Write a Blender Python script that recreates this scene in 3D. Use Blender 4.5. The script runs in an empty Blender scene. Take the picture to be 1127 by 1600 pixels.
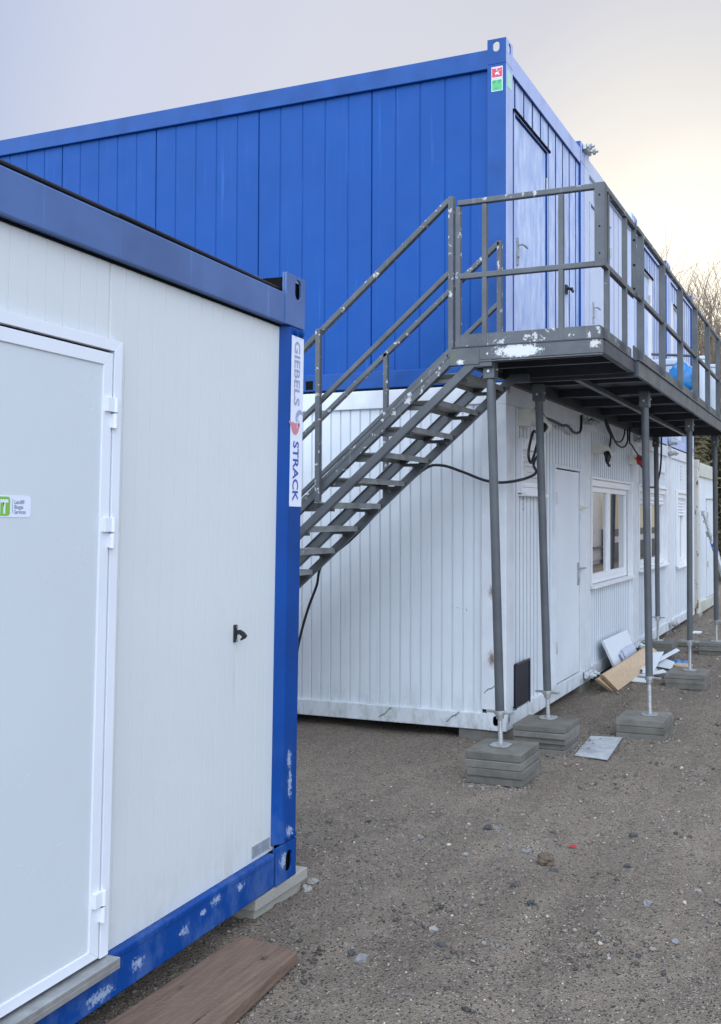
import bpy, math, random
import numpy as np
from mathutils import Vector, Matrix, noise
R_ = math.radians
random.seed(7)
np.random.seed(7)
scn = bpy.context.scene

# ------------------------------------------------------------------ camera
cam_d = bpy.data.cameras.new('camera')
cam = bpy.data.objects.new('camera', cam_d)
scn.collection.objects.link(cam)
scn.camera = cam
right = Vector((0.936322, 0.351142, 0.0004))
up = Vector((0.0076834, -0.0216260, 0.9997366))
fwd = Vector((-0.3510584, 0.9360723, 0.0229469))
cam.matrix_world = Matrix(((right.x, up.x, -fwd.x, 2.59779), (right.y, up.y, -fwd.y, -7.15572),
                           (right.z, up.z, -fwd.z, 1.72144), (0, 0, 0, 1)))
cam_d.sensor_fit = 'VERTICAL'
cam_d.sensor_height = 24
cam_d.lens = 1476.23 / 1600 * 24
cam_d.shift_x = -(775.41 - 563.5) / 1600
cam_d.shift_y = -(800 - 774.1) / 1600
cam_d.clip_start = 0.05
cam_d.clip_end = 3000

# ------------------------------------------------------------------ world, sun, exposure
SUN_EL, SUN_AZ = 13.0, -12.0        # azimuth from +Y, negative towards -X
world = bpy.data.worlds.new('World')
scn.world = world
world.use_nodes = True
nt = world.node_tree
nt.nodes.clear()
sky = nt.nodes.new('ShaderNodeTexSky')
sky.sky_type = 'NISHITA'
sky.sun_disc = False
sky.sun_elevation = R_(SUN_EL)
sky.sun_rotation = R_(SUN_AZ)
sky.air_density = 1.0
sky.dust_density = 3.0
sky.ozone_density = 2.0
bg = nt.nodes.new('ShaderNodeBackground')
bg.inputs['Strength'].default_value = 0.009
wo = nt.nodes.new('ShaderNodeOutputWorld')
nt.links.new(sky.outputs[0], bg.inputs['Color'])
# thin high cloud veil over the clear sky: paler and bluer away from the sun, added unseen brightness behind the viewer lights the walls
wtc = nt.nodes.new('ShaderNodeTexCoord')


def wdot(v, a, b):
    d_ = nt.nodes.new('ShaderNodeVectorMath')
    d_.operation = 'DOT_PRODUCT'
    nt.links.new(wtc.outputs['Generated'], d_.inputs[0])
    d_.inputs[1].default_value = Vector(v).normalized()
    r_ = nt.nodes.new('ShaderNodeMapRange')
    r_.interpolation_type = 'SMOOTHSTEP'
    r_.inputs['From Min'].default_value = a
    r_.inputs['From Max'].default_value = b
    nt.links.new(d_.outputs['Value'], r_.inputs['Value'])
    return r_.outputs[0]


def wmix(f_, a, b):
    x_ = nt.nodes.new('ShaderNodeMix')
    x_.data_type = 'RGBA'
    nt.links.new(f_, x_.inputs[0])
    for sck, val in ((x_.inputs[6], a), (x_.inputs[7], b)):
        if isinstance(val, tuple):
            sck.default_value = (*val, 1)
        else:
            nt.links.new(val, sck)
    return x_.outputs[2]


sd_ = nt.nodes.new('ShaderNodeVectorMath')
sd_.operation = 'DOT_PRODUCT'
nt.links.new(wtc.outputs['Generated'], sd_.inputs[0])
sd_.inputs[1].default_value = Vector((-0.05, 0.98, 0.18)).normalized()
wr = nt.nodes.new('ShaderNodeMapRange')
wr.inputs['From Min'].default_value = 0.5
wr.inputs['From Max'].default_value = 1.0
nt.links.new(sd_.outputs['Value'], wr.inputs['Value'])
wn = nt.nodes.new('ShaderNodeTexNoise')
wn.inputs['Scale'].default_value = 2.2
wn.inputs['Detail'].default_value = 4
nt.links.new(wtc.outputs['Generated'], wn.inputs['Vector'])
wa = nt.nodes.new('ShaderNodeMath')
wa.operation = 'MULTIPLY_ADD'
nt.links.new(wn.outputs[0], wa.inputs[0])
wa.inputs[1].default_value = 0.10
wa.inputs[2].default_value = -0.04
wb = nt.nodes.new('ShaderNodeMath')
nt.links.new(wr.outputs[0], wb.inputs[0])
nt.links.new(wa.outputs[0], wb.inputs[1])
ramp_ = nt.nodes.new('ShaderNodeValToRGB')
cr = ramp_.color_ramp
stops = ((0.0, (0.42, 0.49, 0.71)), (0.38, (0.48, 0.55, 0.735)), (0.52, (0.60, 0.64, 0.78)), (0.72, (0.62, 0.64, 0.735)),
         (0.88, (0.565, 0.585, 0.665)), (0.96, (0.68, 0.68, 0.67)), (1.0, (0.86, 0.845, 0.80)))
while len(cr.elements) < len(stops):
    cr.elements.new(0.5)
for e_, (ps_, cl_) in zip(cr.elements, stops):
    e_.position = ps_
    e_.color = (*cl_, 1)
nt.links.new(wb.outputs[0], ramp_.inputs[0])
VEIL = wmix(wdot((0.1, -0.80, 0.55), -0.1, 0.75), ramp_.outputs[0], (2.4, 2.74, 3.32))
bg2 = nt.nodes.new('ShaderNodeBackground')
bg2.inputs['Strength'].default_value = 1.0
nt.links.new(VEIL, bg2.inputs['Color'])
wadd = nt.nodes.new('ShaderNodeAddShader')
nt.links.new(bg.outputs[0], wadd.inputs[0])
nt.links.new(bg2.outputs[0], wadd.inputs[1])
nt.links.new(wadd.outputs[0], wo.inputs['Surface'])

sun_d = bpy.data.lights.new('sun', 'SUN')
sun_d.energy = 1.0
sun_d.angle = R_(12)
sun_d.color = (1.0, 0.92, 0.8)
sun = bpy.data.objects.new('sun', sun_d)
scn.collection.objects.link(sun)
sd = Vector((math.sin(R_(SUN_AZ)) * math.cos(R_(SUN_EL)), math.cos(R_(SUN_AZ)) * math.cos(R_(SUN_EL)), math.sin(R_(SUN_EL))))
sun.rotation_euler = sd.to_track_quat('Z', 'Y').to_euler()

scn.view_settings.view_transform = 'Standard'
scn.view_settings.look = 'None'
scn.view_settings.exposure = 0.0
scn.view_settings.gamma = 1.0

# ------------------------------------------------------------------ helpers
ORG = {}


def org(o):
    return ORG.get(o.name, Vector((0, 0, 0)))


def tag(o, label=None, cat=None, group=None, kind=None):
    if label:
        o['label'] = label
    if cat:
        o['category'] = cat
    if group:
        o['group'] = group
    if kind:
        o['kind'] = kind
    return o


def thing(name, loc, label, cat, group=None, rot=None):
    o = bpy.data.objects.new(name, None)
    o.empty_display_size = 0.1
    scn.collection.objects.link(o)
    o.location = loc
    if rot is not None:
        o.rotation_euler = rot
        ORG[o.name] = Vector((0, 0, 0))      # rotated things are modelled in local coordinates
    else:
        ORG[o.name] = Vector(loc)
    return tag(o, label, cat, group)


class MB:
    """collects primitives, links them as one mesh"""
    def __init__(s):
        s.v = []
        s.f = []
        s.groove = []

    def add(s, vs, fs):
        b = len(s.v)
        s.v += [tuple(p) for p in vs]
        s.f += [tuple(i + b for i in f) for f in fs]
        return s

    def box(s, x0, x1, y0, y1, z0, z1):
        return s.add([(x0, y0, z0), (x1, y0, z0), (x1, y1, z0), (x0, y1, z0), (x0, y0, z1), (x1, y0, z1), (x1, y1, z1), (x0, y1, z1)],
                     [(0, 3, 2, 1), (4, 5, 6, 7), (0, 1, 5, 4), (1, 2, 6, 5), (2, 3, 7, 6), (3, 0, 4, 7)])

    def bar(s, a, b, w, h, upv=(0, 0, 1)):
        a, b = Vector(a), Vector(b)
        d = (b - a).normalized()
        r = d.cross(Vector(upv))
        if r.length < 1e-4:
            r = d.cross(Vector((0, 1, 0)))
        r.normalize()
        u = r.cross(d)
        vs = []
        for p in (a, b):
            for i, j in ((-1, -1), (1, -1), (1, 1), (-1, 1)):
                vs.append(p + r * (i * w / 2) + u * (j * h / 2))
        return s.add(vs, [(0, 1, 2, 3), (7, 6, 5, 4), (0, 4, 5, 1), (1, 5, 6, 2), (2, 6, 7, 3), (3, 7, 4, 0)])

    def tube(s, pts, r, n=10, cap=True):
        pts = [Vector(p) for p in pts]
        rs = r if isinstance(r, (list, tuple)) else [r] * len(pts)
        b = len(s.v)
        prev = None
        for i, p in enumerate(pts):
            if i == 0:
                t = pts[1] - p
            elif i == len(pts) - 1:
                t = p - pts[i - 1]
            else:
                t = pts[i + 1] - pts[i - 1]
            t.normalize()
            if prev is None:
                q = t.orthogonal().normalized()
            else:
                q = (prev - t * prev.dot(t))
                q = q.normalized() if q.length > 1e-5 else t.orthogonal().normalized()
            prev = q
            w = t.cross(q)
            for k in range(n):
                a = 2 * math.pi * k / n
                s.v.append(tuple(p + (q * math.cos(a) + w * math.sin(a)) * rs[i]))
        for i in range(len(pts) - 1):
            for k in range(n):
                k2 = (k + 1) % n
                s.f.append((b + i * n + k, b + i * n + k2, b + (i + 1) * n + k2, b + (i + 1) * n + k))
        if cap:
            s.f.append(tuple(b + k for k in reversed(range(n))))
            s.f.append(tuple(b + (len(pts) - 1) * n + k for k in range(n)))
        return s

    def poly(s, pts, ext):
        """extrude a planar polygon by vector ext"""
        n = len(pts)
        e = Vector(ext)
        vs = [Vector(p) for p in pts] + [Vector(p) + e for p in pts]
        fs = [tuple(range(n)), tuple(reversed(range(n, 2 * n)))] + [(i, i + n, (i + 1) % n + n, (i + 1) % n) for i in range(n)]
        return s.add(vs, fs)

    def plate_hole(s, fn, a0, a1, b0, b1, ca, cb, ra, rb, t, n=20):
        """plate in (a,b) with an oblong hole; fn(a,b,depth)->point, depth 0 front, t back"""
        ring = []
        for k in range(n):
            th = 2 * math.pi * k / n
            c, q = math.cos(th), math.sin(th)
            da, db = c * ra, q * ra + math.copysign(rb - ra, q) * (1 if abs(q) > 1e-6 else 0)
            ring.append((ca + da, cb + db))
        outer = []
        for (a, b) in ring:
            da, db = a - ca, b - cb
            ts = []
            if da > 1e-9: ts.append((a1 - ca) / da)
            if da < -1e-9: ts.append((a0 - ca) / da)
            if db > 1e-9: ts.append((b1 - cb) / db)
            if db < -1e-9: ts.append((b0 - cb) / db)
            m = min(ts)
            outer.append((ca + da * m, cb + db * m))
        # snap nearest outer pts to the corners
        for corner in ((a0, b0), (a1, b0), (a1, b1), (a0, b1)):
            i = min(range(n), key=lambda i: (outer[i][0] - corner[0]) ** 2 + (outer[i][1] - corner[1]) ** 2)
            outer[i] = corner
        vs = [fn(a, b, 0) for a, b in ring] + [fn(a, b, 0) for a, b in outer] + [fn(a, b, t) for a, b in ring] + [fn(a, b, t) for a, b in outer]
        fs = []
        for k in range(n):
            j = (k + 1) % n
            fs.append((k, j, n + j, n + k))
            fs.append((2 * n + k, 3 * n + k, 3 * n + j, 2 * n + j))
            fs.append((k, 2 * n + k, 2 * n + j, j))
            fs.append((n + k, n + j, 3 * n + j, 3 * n + k))
        return s.add(vs, fs)

    def ribs(s, fn, a0, a1, z0, z1, period=0.095, gw=0.016, dep=0.006, phase=0.0, seams=()):
        """vertical ribbed sheet; fn(a, off, z)"""
        pts = [(a0, 0)]
        marks = []
        k = math.ceil((a0 - phase) / period)
        while phase + k * period < a1 - gw:
            c = phase + k * period
            if c > a0 + gw:
                marks.append((c, gw, dep))
            k += 1
        for c in seams:
            marks = [m for m in marks if abs(m[0] - c) > period * 0.45]
            if a0 + 0.02 < c < a1 - 0.02:
                marks.append((c, 0.014, dep * 2.4))
        for c, w, d in sorted(marks):
            pts += [(c - w / 2, 0), (c - w / 4, d), (c + w / 4, d), (c + w / 2, 0)]
        pts.append((a1, 0))
        vs = []
        for a, o in pts:
            vs += [fn(a, o, z0), fn(a, o, z1)]
        fs = [(2 * i, 2 * i + 2, 2 * i + 3, 2 * i + 1) for i in range(len(pts) - 1)]
        s.groove += [len(s.f) + i for i in range(len(pts) - 1) if pts[i][1] > 1e-6 or pts[i + 1][1] > 1e-6]
        return s.add(vs, fs)

    def build(s, name, m, parent=None, bevel=0, smooth=False, shear=None, gm=None):
        me = bpy.data.meshes.new(name)
        o = bpy.data.objects.new(name, me)
        og = org(parent) if parent else Vector((0, 0, 0))
        vs = s.v
        if shear:
            vs = [shear(p) for p in vs]
        me.from_pydata([(p[0] - og.x, p[1] - og.y, p[2] - og.z) for p in vs], [], s.f)
        me.update()
        scn.collection.objects.link(o)
        me.materials.append(m)
        if gm and s.groove:
            me.materials.append(gm)
            for i in s.groove:
                me.polygons[i].material_index = 1
        if parent:
            o.parent = parent
        ORG[o.name] = og
        if smooth:
            me.polygons.foreach_set('use_smooth', [True] * len(me.polygons))
        if bevel:
            b = o.modifiers.new('bevel', 'BEVEL')
            b.width = bevel
            b.segments = 2
            b.limit_method = 'ANGLE'
            b.angle_limit = R_(40)
            b.harden_normals = False
        return o


def copy_tree(o, parent=None):
    c = o.copy()
    scn.collection.objects.link(c)
    ORG[c.name] = org(o)
    c.parent = parent
    for ch in list(o.children):
        copy_tree(ch, c)
    return c


def text_mesh(name, txt, size, mtl, parent, M, weight=0.0, align='LEFT', space=1.0, stretch=1.0):
    cu = bpy.data.curves.new('t', 'FONT')
    cu.body = txt
    cu.size = size
    cu.offset = weight
    cu.align_x = align
    cu.space_character = space
    cu.resolution_u = 3
    to = bpy.data.objects.new('t', cu)
    scn.collection.objects.link(to)
    dg = bpy.context.evaluated_depsgraph_get()
    me = bpy.data.meshes.new_from_object(to.evaluated_get(dg))
    bpy.data.objects.remove(to)
    me.name = name
    me.materials.clear()
    me.materials.append(mtl)
    me.transform(Matrix.Diagonal((stretch, 1, 1, 1)))
    me.transform(M)
    og = org(parent)
    me.transform(Matrix.Translation(-og))
    o = bpy.data.objects.new(name, me)
    scn.collection.objects.link(o)
    o.parent = parent
    ORG[o.name] = og
    return o


# ------------------------------------------------------------------ materials
def mat(name, col, rough=0.5, metal=0.0, var=0.0, vscale=3.0, col2=None, stretch=(1, 1, 1), bump=0.0, bscale=60.0,
        spots=None, spot_scale=8.0, spot_at=0.62, spot_stretch=(1, 1, 1), coat=0.0, spec=0.5, streaks=None, streak_amt=0.5,
        lowfade=None, rust=None, marks=(), sheen_chalk_x=None, rnd=0.0):
    m = bpy.data.materials.new(name)
    m.use_nodes = True
    n, l = m.node_tree.nodes, m.node_tree.links
    p = n['Principled BSDF']
    p.inputs['Roughness'].default_value = rough
    p.inputs['Metallic'].default_value = metal
    p.inputs['Specular IOR Level'].default_value = spec
    p.inputs['Coat Weight'].default_value = coat
    p.inputs['Coat Roughness'].default_value = 0.15
    tc = n.new('ShaderNodeTexCoord')
    geo = n.new('ShaderNodeNewGeometry')

    def nz(scale, st=(1, 1, 1), detail=6, rg=0.6):
        mp = n.new('ShaderNodeMapping')
        mp.inputs['Scale'].default_value = st
        l.new(geo.outputs['Position'], mp.inputs['Vector'])
        t = n.new('ShaderNodeTexNoise')
        t.inputs['Scale'].default_value = scale
        t.inputs['Detail'].default_value = detail
        t.inputs['Roughness'].default_value = rg
        l.new(mp.outputs[0], t.inputs['Vector'])
        return t

    def ramp(src, a, b):
        r = n.new('ShaderNodeMapRange')
        r.inputs['From Min'].default_value = a
        r.inputs['From Max'].default_value = b
        l.new(src, r.inputs['Value'])
        return r.outputs[0]

    def mix(fac, a, b):
        x = n.new('ShaderNodeMix')
        x.data_type = 'RGBA'
        for sck, val in ((x.inputs[0], fac), (x.inputs[6], a), (x.inputs[7], b)):
            if isinstance(val, (tuple, list)):
                sck.default_value = (*val[:3], 1)
            elif isinstance(val, float):
                sck.default_value = val
            else:
                l.new(val, sck)
        return x.outputs[2]
    c = tuple(col)
    if var or col2:
        c2 = col2 or tuple(min(1, k * (1 - var)) for k in col)
        c = mix(ramp(nz(vscale, stretch).outputs[0], 0.35, 0.68), c, c2)
    if streaks:
        c = mix_f = mix(ramp(nz(1.0, (26, 26, 0.9), 4, 0.65).outputs[0], 0.60, 0.60 + 0.5 * (1.01 - streak_amt)), c, streaks)
    if lowfade:
        sc, zlo, zhi, amt = lowfade
        sx = n.new('ShaderNodeSeparateXYZ')
        l.new(geo.outputs['Position'], sx.inputs[0])
        f1 = ramp(sx.outputs['Z'], zhi, zlo)
        f2 = ramp(nz(9, (1, 1, 0.5), 8, 0.7).outputs[0], 0.47, 0.62)
        mm = n.new('ShaderNodeMath')
        mm.operation = 'MULTIPLY'
        l.new(f1, mm.inputs[0])
        l.new(f2, mm.inputs[1])
        m2 = n.new('ShaderNodeMath')
        m2.operation = 'MULTIPLY'
        l.new(mm.outputs[0], m2.inputs[0])
        m2.inputs[1].default_value = amt
        c = mix(m2.outputs[0], c, sc)
    if rust:
        c = mix(ramp(nz(7, (1, 1, 0.6), 8, 0.7).outputs[0], rust[1], rust[1] + 0.05), c, rust[0])
    for (cen, rad_, mcol, mlo, mhi) in marks:
        sb = n.new('ShaderNodeVectorMath')
        sb.operation = 'SUBTRACT'
        l.new(geo.outputs['Position'], sb.inputs[0])
        sb.inputs[1].default_value = cen
        dv = n.new('ShaderNodeVectorMath')
        dv.operation = 'DIVIDE'
        l.new(sb.outputs[0], dv.inputs[0])
        dv.inputs[1].default_value = rad_
        ln_ = n.new('ShaderNodeVectorMath')
        ln_.operation = 'LENGTH'
        l.new(dv.outputs[0], ln_.inputs[0])
        ad_ = n.new('ShaderNodeMath')
        ad_.operation = 'MULTIPLY_ADD'
        l.new(nz(max(9.0, 2.6 / max(min(rad_), 0.04)), (1, 1, 1), 10, 0.82).outputs[0], ad_.inputs[0])
        ad_.inputs[1].default_value = 3.2
        l.new(ln_.outputs['Value'], ad_.inputs[2])
        c = mix(ramp(ad_.outputs[0], mhi, mlo), c, mcol)
    if sheen_chalk_x:  # faces turned to +X painted paler, standing for grazing sky sheen
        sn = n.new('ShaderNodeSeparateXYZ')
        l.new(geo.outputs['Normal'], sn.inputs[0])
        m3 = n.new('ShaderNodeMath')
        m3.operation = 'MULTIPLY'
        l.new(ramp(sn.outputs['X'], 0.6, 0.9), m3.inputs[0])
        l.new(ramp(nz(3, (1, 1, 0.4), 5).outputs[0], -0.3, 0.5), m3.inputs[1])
        c = mix(m3.outputs[0], c, sheen_chalk_x)
    if spots:
        c = mix(ramp(nz(spot_scale, spot_stretch, 7, 0.62).outputs[0], spot_at, spot_at + 0.02), c, spots)
    if rnd:
        oi = n.new('ShaderNodeObjectInfo')
        mu = n.new('ShaderNodeMix')
        mu.data_type = 'RGBA'
        mu.blend_type = 'MULTIPLY'
        l.new(oi.outputs['Random'], mu.inputs[0])
        l.new(c, mu.inputs[6])
        mu.inputs[7].default_value = (1 - rnd, 1 - rnd, 1 - rnd * 1.15, 1)
        c = mu.outputs[2]
    if isinstance(c, tuple):
        p.inputs['Base Color'].default_value = (*c, 1)
    else:
        l.new(c, p.inputs['Base Color'])
    if rough < 0.9:
        rr = n.new('ShaderNodeMapRange')
        rr.inputs['To Min'].default_value = max(0.03, rough - 0.1)
        rr.inputs['To Max'].default_value = min(1, rough + 0.15)
        l.new(nz(5, (1, 1, 1), 5).outputs[0], rr.inputs['Value'])
        l.new(rr.outputs[0], p.inputs['Roughness'])
    if bump:
        b = n.new('ShaderNodeBump')
        b.inputs['Strength'].default_value = bump
        b.inputs['Distance'].default_value = 0.01
        l.new(nz(bscale, (1, 1, 1), 4).outputs[0], b.inputs['Height'])
        l.new(b.outputs[0], p.inputs['Normal'])
    return m


BLUE = (0.003, 0.073, 0.31)
M = {}
M['blue'] = mat('blue_paint', BLUE, 0.5, var=0.12, vscale=1.5, streaks=(0.018, 0.105, 0.37), streak_amt=0.7, bump=0.05, bscale=6, spec=0.22)
M['blue_groove'] = mat('blue_paint_in_groove', (0.002, 0.03, 0.15), 0.6, spec=0.15)
M['white_groove'] = mat('dusty_groove', (0.34, 0.38, 0.43), 0.7)  # grooves of the white panels coloured darker than the sheet
M['soft_groove'] = mat('shallow_groove', (0.62, 0.66, 0.70), 0.6)
M['grey_groove'] = mat('grey_panel_groove', (0.25, 0.29, 0.42), 0.7)
M['fg_groove'] = mat('panel_joint', (0.57, 0.60, 0.58), 0.6)
M['blue_frame'] = mat('blue_frame_paint', (0.003, 0.073, 0.30), 0.45, var=0.25, vscale=4, bump=0.06, bscale=14, spec=0.3, sheen_chalk_x=(0.44, 0.51, 0.74))
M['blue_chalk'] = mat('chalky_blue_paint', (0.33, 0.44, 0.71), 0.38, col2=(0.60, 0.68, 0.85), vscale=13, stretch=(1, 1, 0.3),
                      streaks=(0.6, 0.66, 0.82), streak_amt=0.6, bump=0.05, bscale=9)  # pale tone stands for sky sheen on the end walls, with chalky streaks
M['fg_blue'] = mat('scuffed_blue_paint', (0.001, 0.056, 0.27), 0.45, var=0.2, vscale=4, bump=0.08, bscale=12, spec=0.2,
                   lowfade=((0.20, 0.30, 0.50), 0.1, 0.8, 0.22), marks=[((0.31, -4.287, 0.208), (0.03, 0.06, 0.035), (0.30, 0.38, 0.52), 1.93, 2.10), ((0.321, -4.539, 0.204), (0.03, 0.07, 0.04), (0.30, 0.38, 0.52), 1.93, 2.10), ((0.3, -4.088, 0.245), (0.03, 0.07, 0.03), (0.30, 0.38, 0.52), 1.93, 2.10), ((0.304, -4.17, 0.228), (0.03, 0.04, 0.02), (0.30, 0.38, 0.52), 1.93, 2.10), ((0.275, -3.557, 0.659), (0.04, 0.035, 0.07), (0.30, 0.38, 0.52), 1.93, 2.10), ((0.276, -3.55, 0.55), (0.04, 0.03, 0.12), (0.30, 0.38, 0.52), 1.93, 2.10), ((0.275, -3.553, 0.34), (0.04, 0.05, 0.05), (0.30, 0.38, 0.52), 1.93, 2.10), ((0.279, -3.6, 0.23), (0.04, 0.06, 0.06), (0.30, 0.38, 0.52), 1.93, 2.10), ((0.292, -3.922, 0.235), (0.03, 0.05, 0.03), (0.30, 0.38, 0.52), 1.93, 2.10), ((0.328, -4.72, 0.18), (0.03, 0.12, 0.04), (0.30, 0.38, 0.52), 1.93, 2.10)])
M['fg_beam'] = mat('faded_blue_paint', (0.075, 0.150, 0.36), 0.36, var=0.25, vscale=2.5, bump=0.06, bscale=10, streaks=(0.14, 0.24, 0.5), streak_amt=0.4)  # top rail a paler blue than the corner post
M['white'] = mat('white_panel_paint', (0.72, 0.765, 0.80), 0.45, marks=[((-0.492, 0.03, 0.974), (0.010, 0.1, 0.010), (0.08, 0.09, 0.1), 1.9, 2.2), ((-0.435, 0.03, 0.976), (0.008, 0.1, 0.008), (0.08, 0.09, 0.1), 1.9, 2.2), ((-0.384, 0.03, 0.965), (0.007, 0.1, 0.022), (0.08, 0.09, 0.1), 1.9, 2.2), ((-0.355, 0.03, 0.963), (0.006, 0.1, 0.020), (0.08, 0.09, 0.1), 1.9, 2.2)], var=0.10, vscale=1.2, streaks=(0.5, 0.55, 0.6), streak_amt=0.25,
                 lowfade=((0.36, 0.40, 0.36), 0.0, 0.35, 0.6), bump=0.04, bscale=8)
M['white_frame'] = mat('white_frame_paint', (0.70, 0.73, 0.76), 0.42, var=0.15, vscale=4, marks=[((-0.115, 0, 1.117), (0.045, 0.1, 0.07), (0.17, 0.09, 0.045), 1.7, 2.6), ((-0.12, 0, 0.576), (0.045, 0.1, 0.08), (0.16, 0.085, 0.045), 1.7, 2.6)],
                       lowfade=((0.25, 0.32, 0.24), 0.0, 0.28, 0.6), bump=0.06, bscale=12)
M['pvc'] = mat('white_window_frame', (0.8, 0.81, 0.82), 0.3, var=0.06)
M['pale_grey'] = mat('pale_grey_panel', (0.56, 0.62, 0.76), 0.4, var=0.08, streaks=(0.5, 0.54, 0.64), streak_amt=0.4)
M['fg_white'] = mat('cream_white_panel', (0.65, 0.68, 0.68), 0.36, var=0.06, vscale=1.0, bump=0.03, bscale=4,
                    marks=[((0.338, -4.878, 2.42), (0.03, 0.018, 0.035), (0.45, 0.45, 0.38), 1.7, 2.0), ((0.333, -4.78, 2.40), (0.03, 0.012, 0.055), (0.45, 0.45, 0.38), 1.7, 2.0), ((0.255, -3.93, 1.06), (0.06, 0.006, 0.14), (0.50, 0.51, 0.47), 1.5, 2.6)],
                    lowfade=((0.50, 0.49, 0.42), 0.27, 0.50, 0.5))
M['fg_door'] = mat('smooth_door_panel', (0.62, 0.665, 0.69), 0.22, var=0.05, vscale=1.0, bump=0.04, bscale=2.2)
M['alu'] = mat('white_aluminium_trim', (0.76, 0.79, 0.84), 0.3, var=0.05)
M['steel'] = mat('grey_painted_steel', (0.092, 0.101, 0.108), 0.45, var=0.3, vscale=5, bump=0.08, bscale=30,
                 spots=(0.42, 0.44, 0.44), spot_scale=16, spot_at=0.70)
M['steel_top'] = mat('flaking_grey_steel', (0.092, 0.101, 0.108), 0.45, var=0.3, vscale=5, bump=0.08, bscale=30,
                     spots=(0.46, 0.47, 0.46), spot_scale=17, spot_at=0.60, streaks=(0.17, 0.18, 0.185), streak_amt=0.7)
M['steel_fascia'] = mat('peeling_grey_steel', (0.092, 0.101, 0.108), 0.45, var=0.3, vscale=5, bump=0.08, bscale=30,
                        marks=[((0.49, -1.1, 2.858), (0.20, 0.1, 0.06), (0.6,0.61,0.61), 2.28, 2.36), ((1.02, -1.1, 2.875), (0.06, 0.1, 0.045), (0.55, 0.53, 0.48), 2.1, 2.2), ((1.045, -1.1, 2.845), (0.03, 0.1, 0.035), (0.17, 0.06, 0.025), 1.7, 2.0), ((0.26, -1.1, 2.85), (0.015, 0.1, 0.02), (0.6,0.61,0.61), 1.9, 2.0), ((0.06, -1.1, 2.80), (0.05, 0.1, 0.03), (0.6,0.61,0.61), 2.0, 2.1), ((0.0, -1.1, 2.84), (0.04, 0.1, 0.05), (0.09, 0.12, 0.03), 1.6, 2.4)])
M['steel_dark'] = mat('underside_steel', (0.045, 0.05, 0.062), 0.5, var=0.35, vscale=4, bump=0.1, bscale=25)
M['tread'] = mat('worn_tread_steel', (0.34, 0.35, 0.34), 0.55, metal=0.0, col2=(0.2, 0.21, 0.2), vscale=9, spots=(0.62, 0.63, 0.61), spot_scale=12, spot_at=0.64, bump=0.15, bscale=60)
M['galv'] = mat('galvanised_steel', (0.50, 0.51, 0.50), 0.42, metal=0.65, var=0.35, vscale=14, bump=0.1, bscale=40, rust=((0.22, 0.15, 0.1), 0.7))
M['concrete'] = mat('concrete', (0.21, 0.20, 0.175), 0.9, rnd=0.3, col2=(0.135, 0.128, 0.112), vscale=7, bump=0.5, bscale=70, spots=(0.26, 0.25, 0.23), spot_scale=22, spot_at=0.66)
M['concrete_light'] = mat('pale_concrete', (0.33, 0.315, 0.27), 0.9, col2=(0.30, 0.29, 0.25), vscale=6, bump=0.5, bscale=60)
M['black'] = mat('black_rubber', (0.012, 0.013, 0.014), 0.45)
M['dark'] = mat('dark_gap', (0.006, 0.006, 0.007), 0.9, spec=0.1)
M['hatch'] = mat('black_hatch_metal', (0.022, 0.026, 0.036), 0.4, var=0.3)
M['roof'] = mat('roof_membrane', (0.018, 0.02, 0.024), 0.6, var=0.3)
M['red'] = mat('red_plastic', (0.42, 0.02, 0.025), 0.35)
M['orange'] = mat('orange_plastic', (0.45, 0.12, 0.06), 0.4)
M['cream'] = mat('cream_socket_plastic', (0.72, 0.70, 0.60), 0.45, var=0.15)
M['plank'] = mat('weathered_plank', (0.20, 0.130, 0.088), 0.8, col2=(0.12, 0.078, 0.055), vscale=4, stretch=(16, 1.2, 16), bump=0.6, bscale=55,
                  marks=[((0.56, -4.16, 0.096), (0.03, 0.05, 0.05), (0.03, 0.018, 0.012), 1.6, 2.2), ((0.42, -4.45, 0.096), (0.025, 0.04, 0.05), (0.035, 0.02, 0.014), 1.5, 2.1), ((0.61, -4.62, 0.096), (0.008, 0.25, 0.05), (0.03, 0.018, 0.012), 1.8, 2.1)])
M['osb'] = mat('plywood', (0.60, 0.45, 0.30), 0.7, col2=(0.48, 0.34, 0.21), vscale=26, stretch=(1, 1, 1), bump=0.1)
M['osb_edge'] = mat('plywood_edge', (0.42, 0.28, 0.16), 0.8, var=0.4, vscale=20, stretch=(1, 1, 12))
M['plastic_blue'] = mat('blue_plastic_bag', (0.01, 0.24, 0.62), 0.28, var=0.35, vscale=8, coat=0.3)
M['drum'] = mat('white_plastic_drum', (0.62, 0.68, 0.74), 0.35, var=0.1)
M['rusty'] = mat('rusty_cream_steel', (0.60, 0.60, 0.53), 0.6, col2=(0.54, 0.53, 0.45), vscale=3, rust=((0.20, 0.075, 0.03), 0.66), bump=0.1,
                 lowfade=((0.25, 0.27, 0.16), 0.0, 0.9, 0.6))
M['rust'] = mat('rust_streaked_cream', (0.55, 0.54, 0.48), 0.75, rust=((0.19, 0.08, 0.035), 0.57), bump=0.3)
M['bark'] = mat('bark', (0.30, 0.235, 0.17), 0.9, var=0.3)
M['needles'] = mat('conifer_foliage', (0.09, 0.085, 0.04), 0.8, col2=(0.15, 0.12, 0.06), vscale=3)
M['stone'] = mat('pebble_grey', (0.22, 0.22, 0.22), 0.8, var=0.3, vscale=20, bump=0.3)
M['stone_light'] = mat('pebble_pale', (0.29, 0.275, 0.25), 0.7, var=0.3, vscale=20, bump=0.3)
M['stone_brown'] = mat('pebble_brown', (0.13, 0.095, 0.062), 0.8, var=0.3, vscale=25, bump=0.3)
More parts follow.
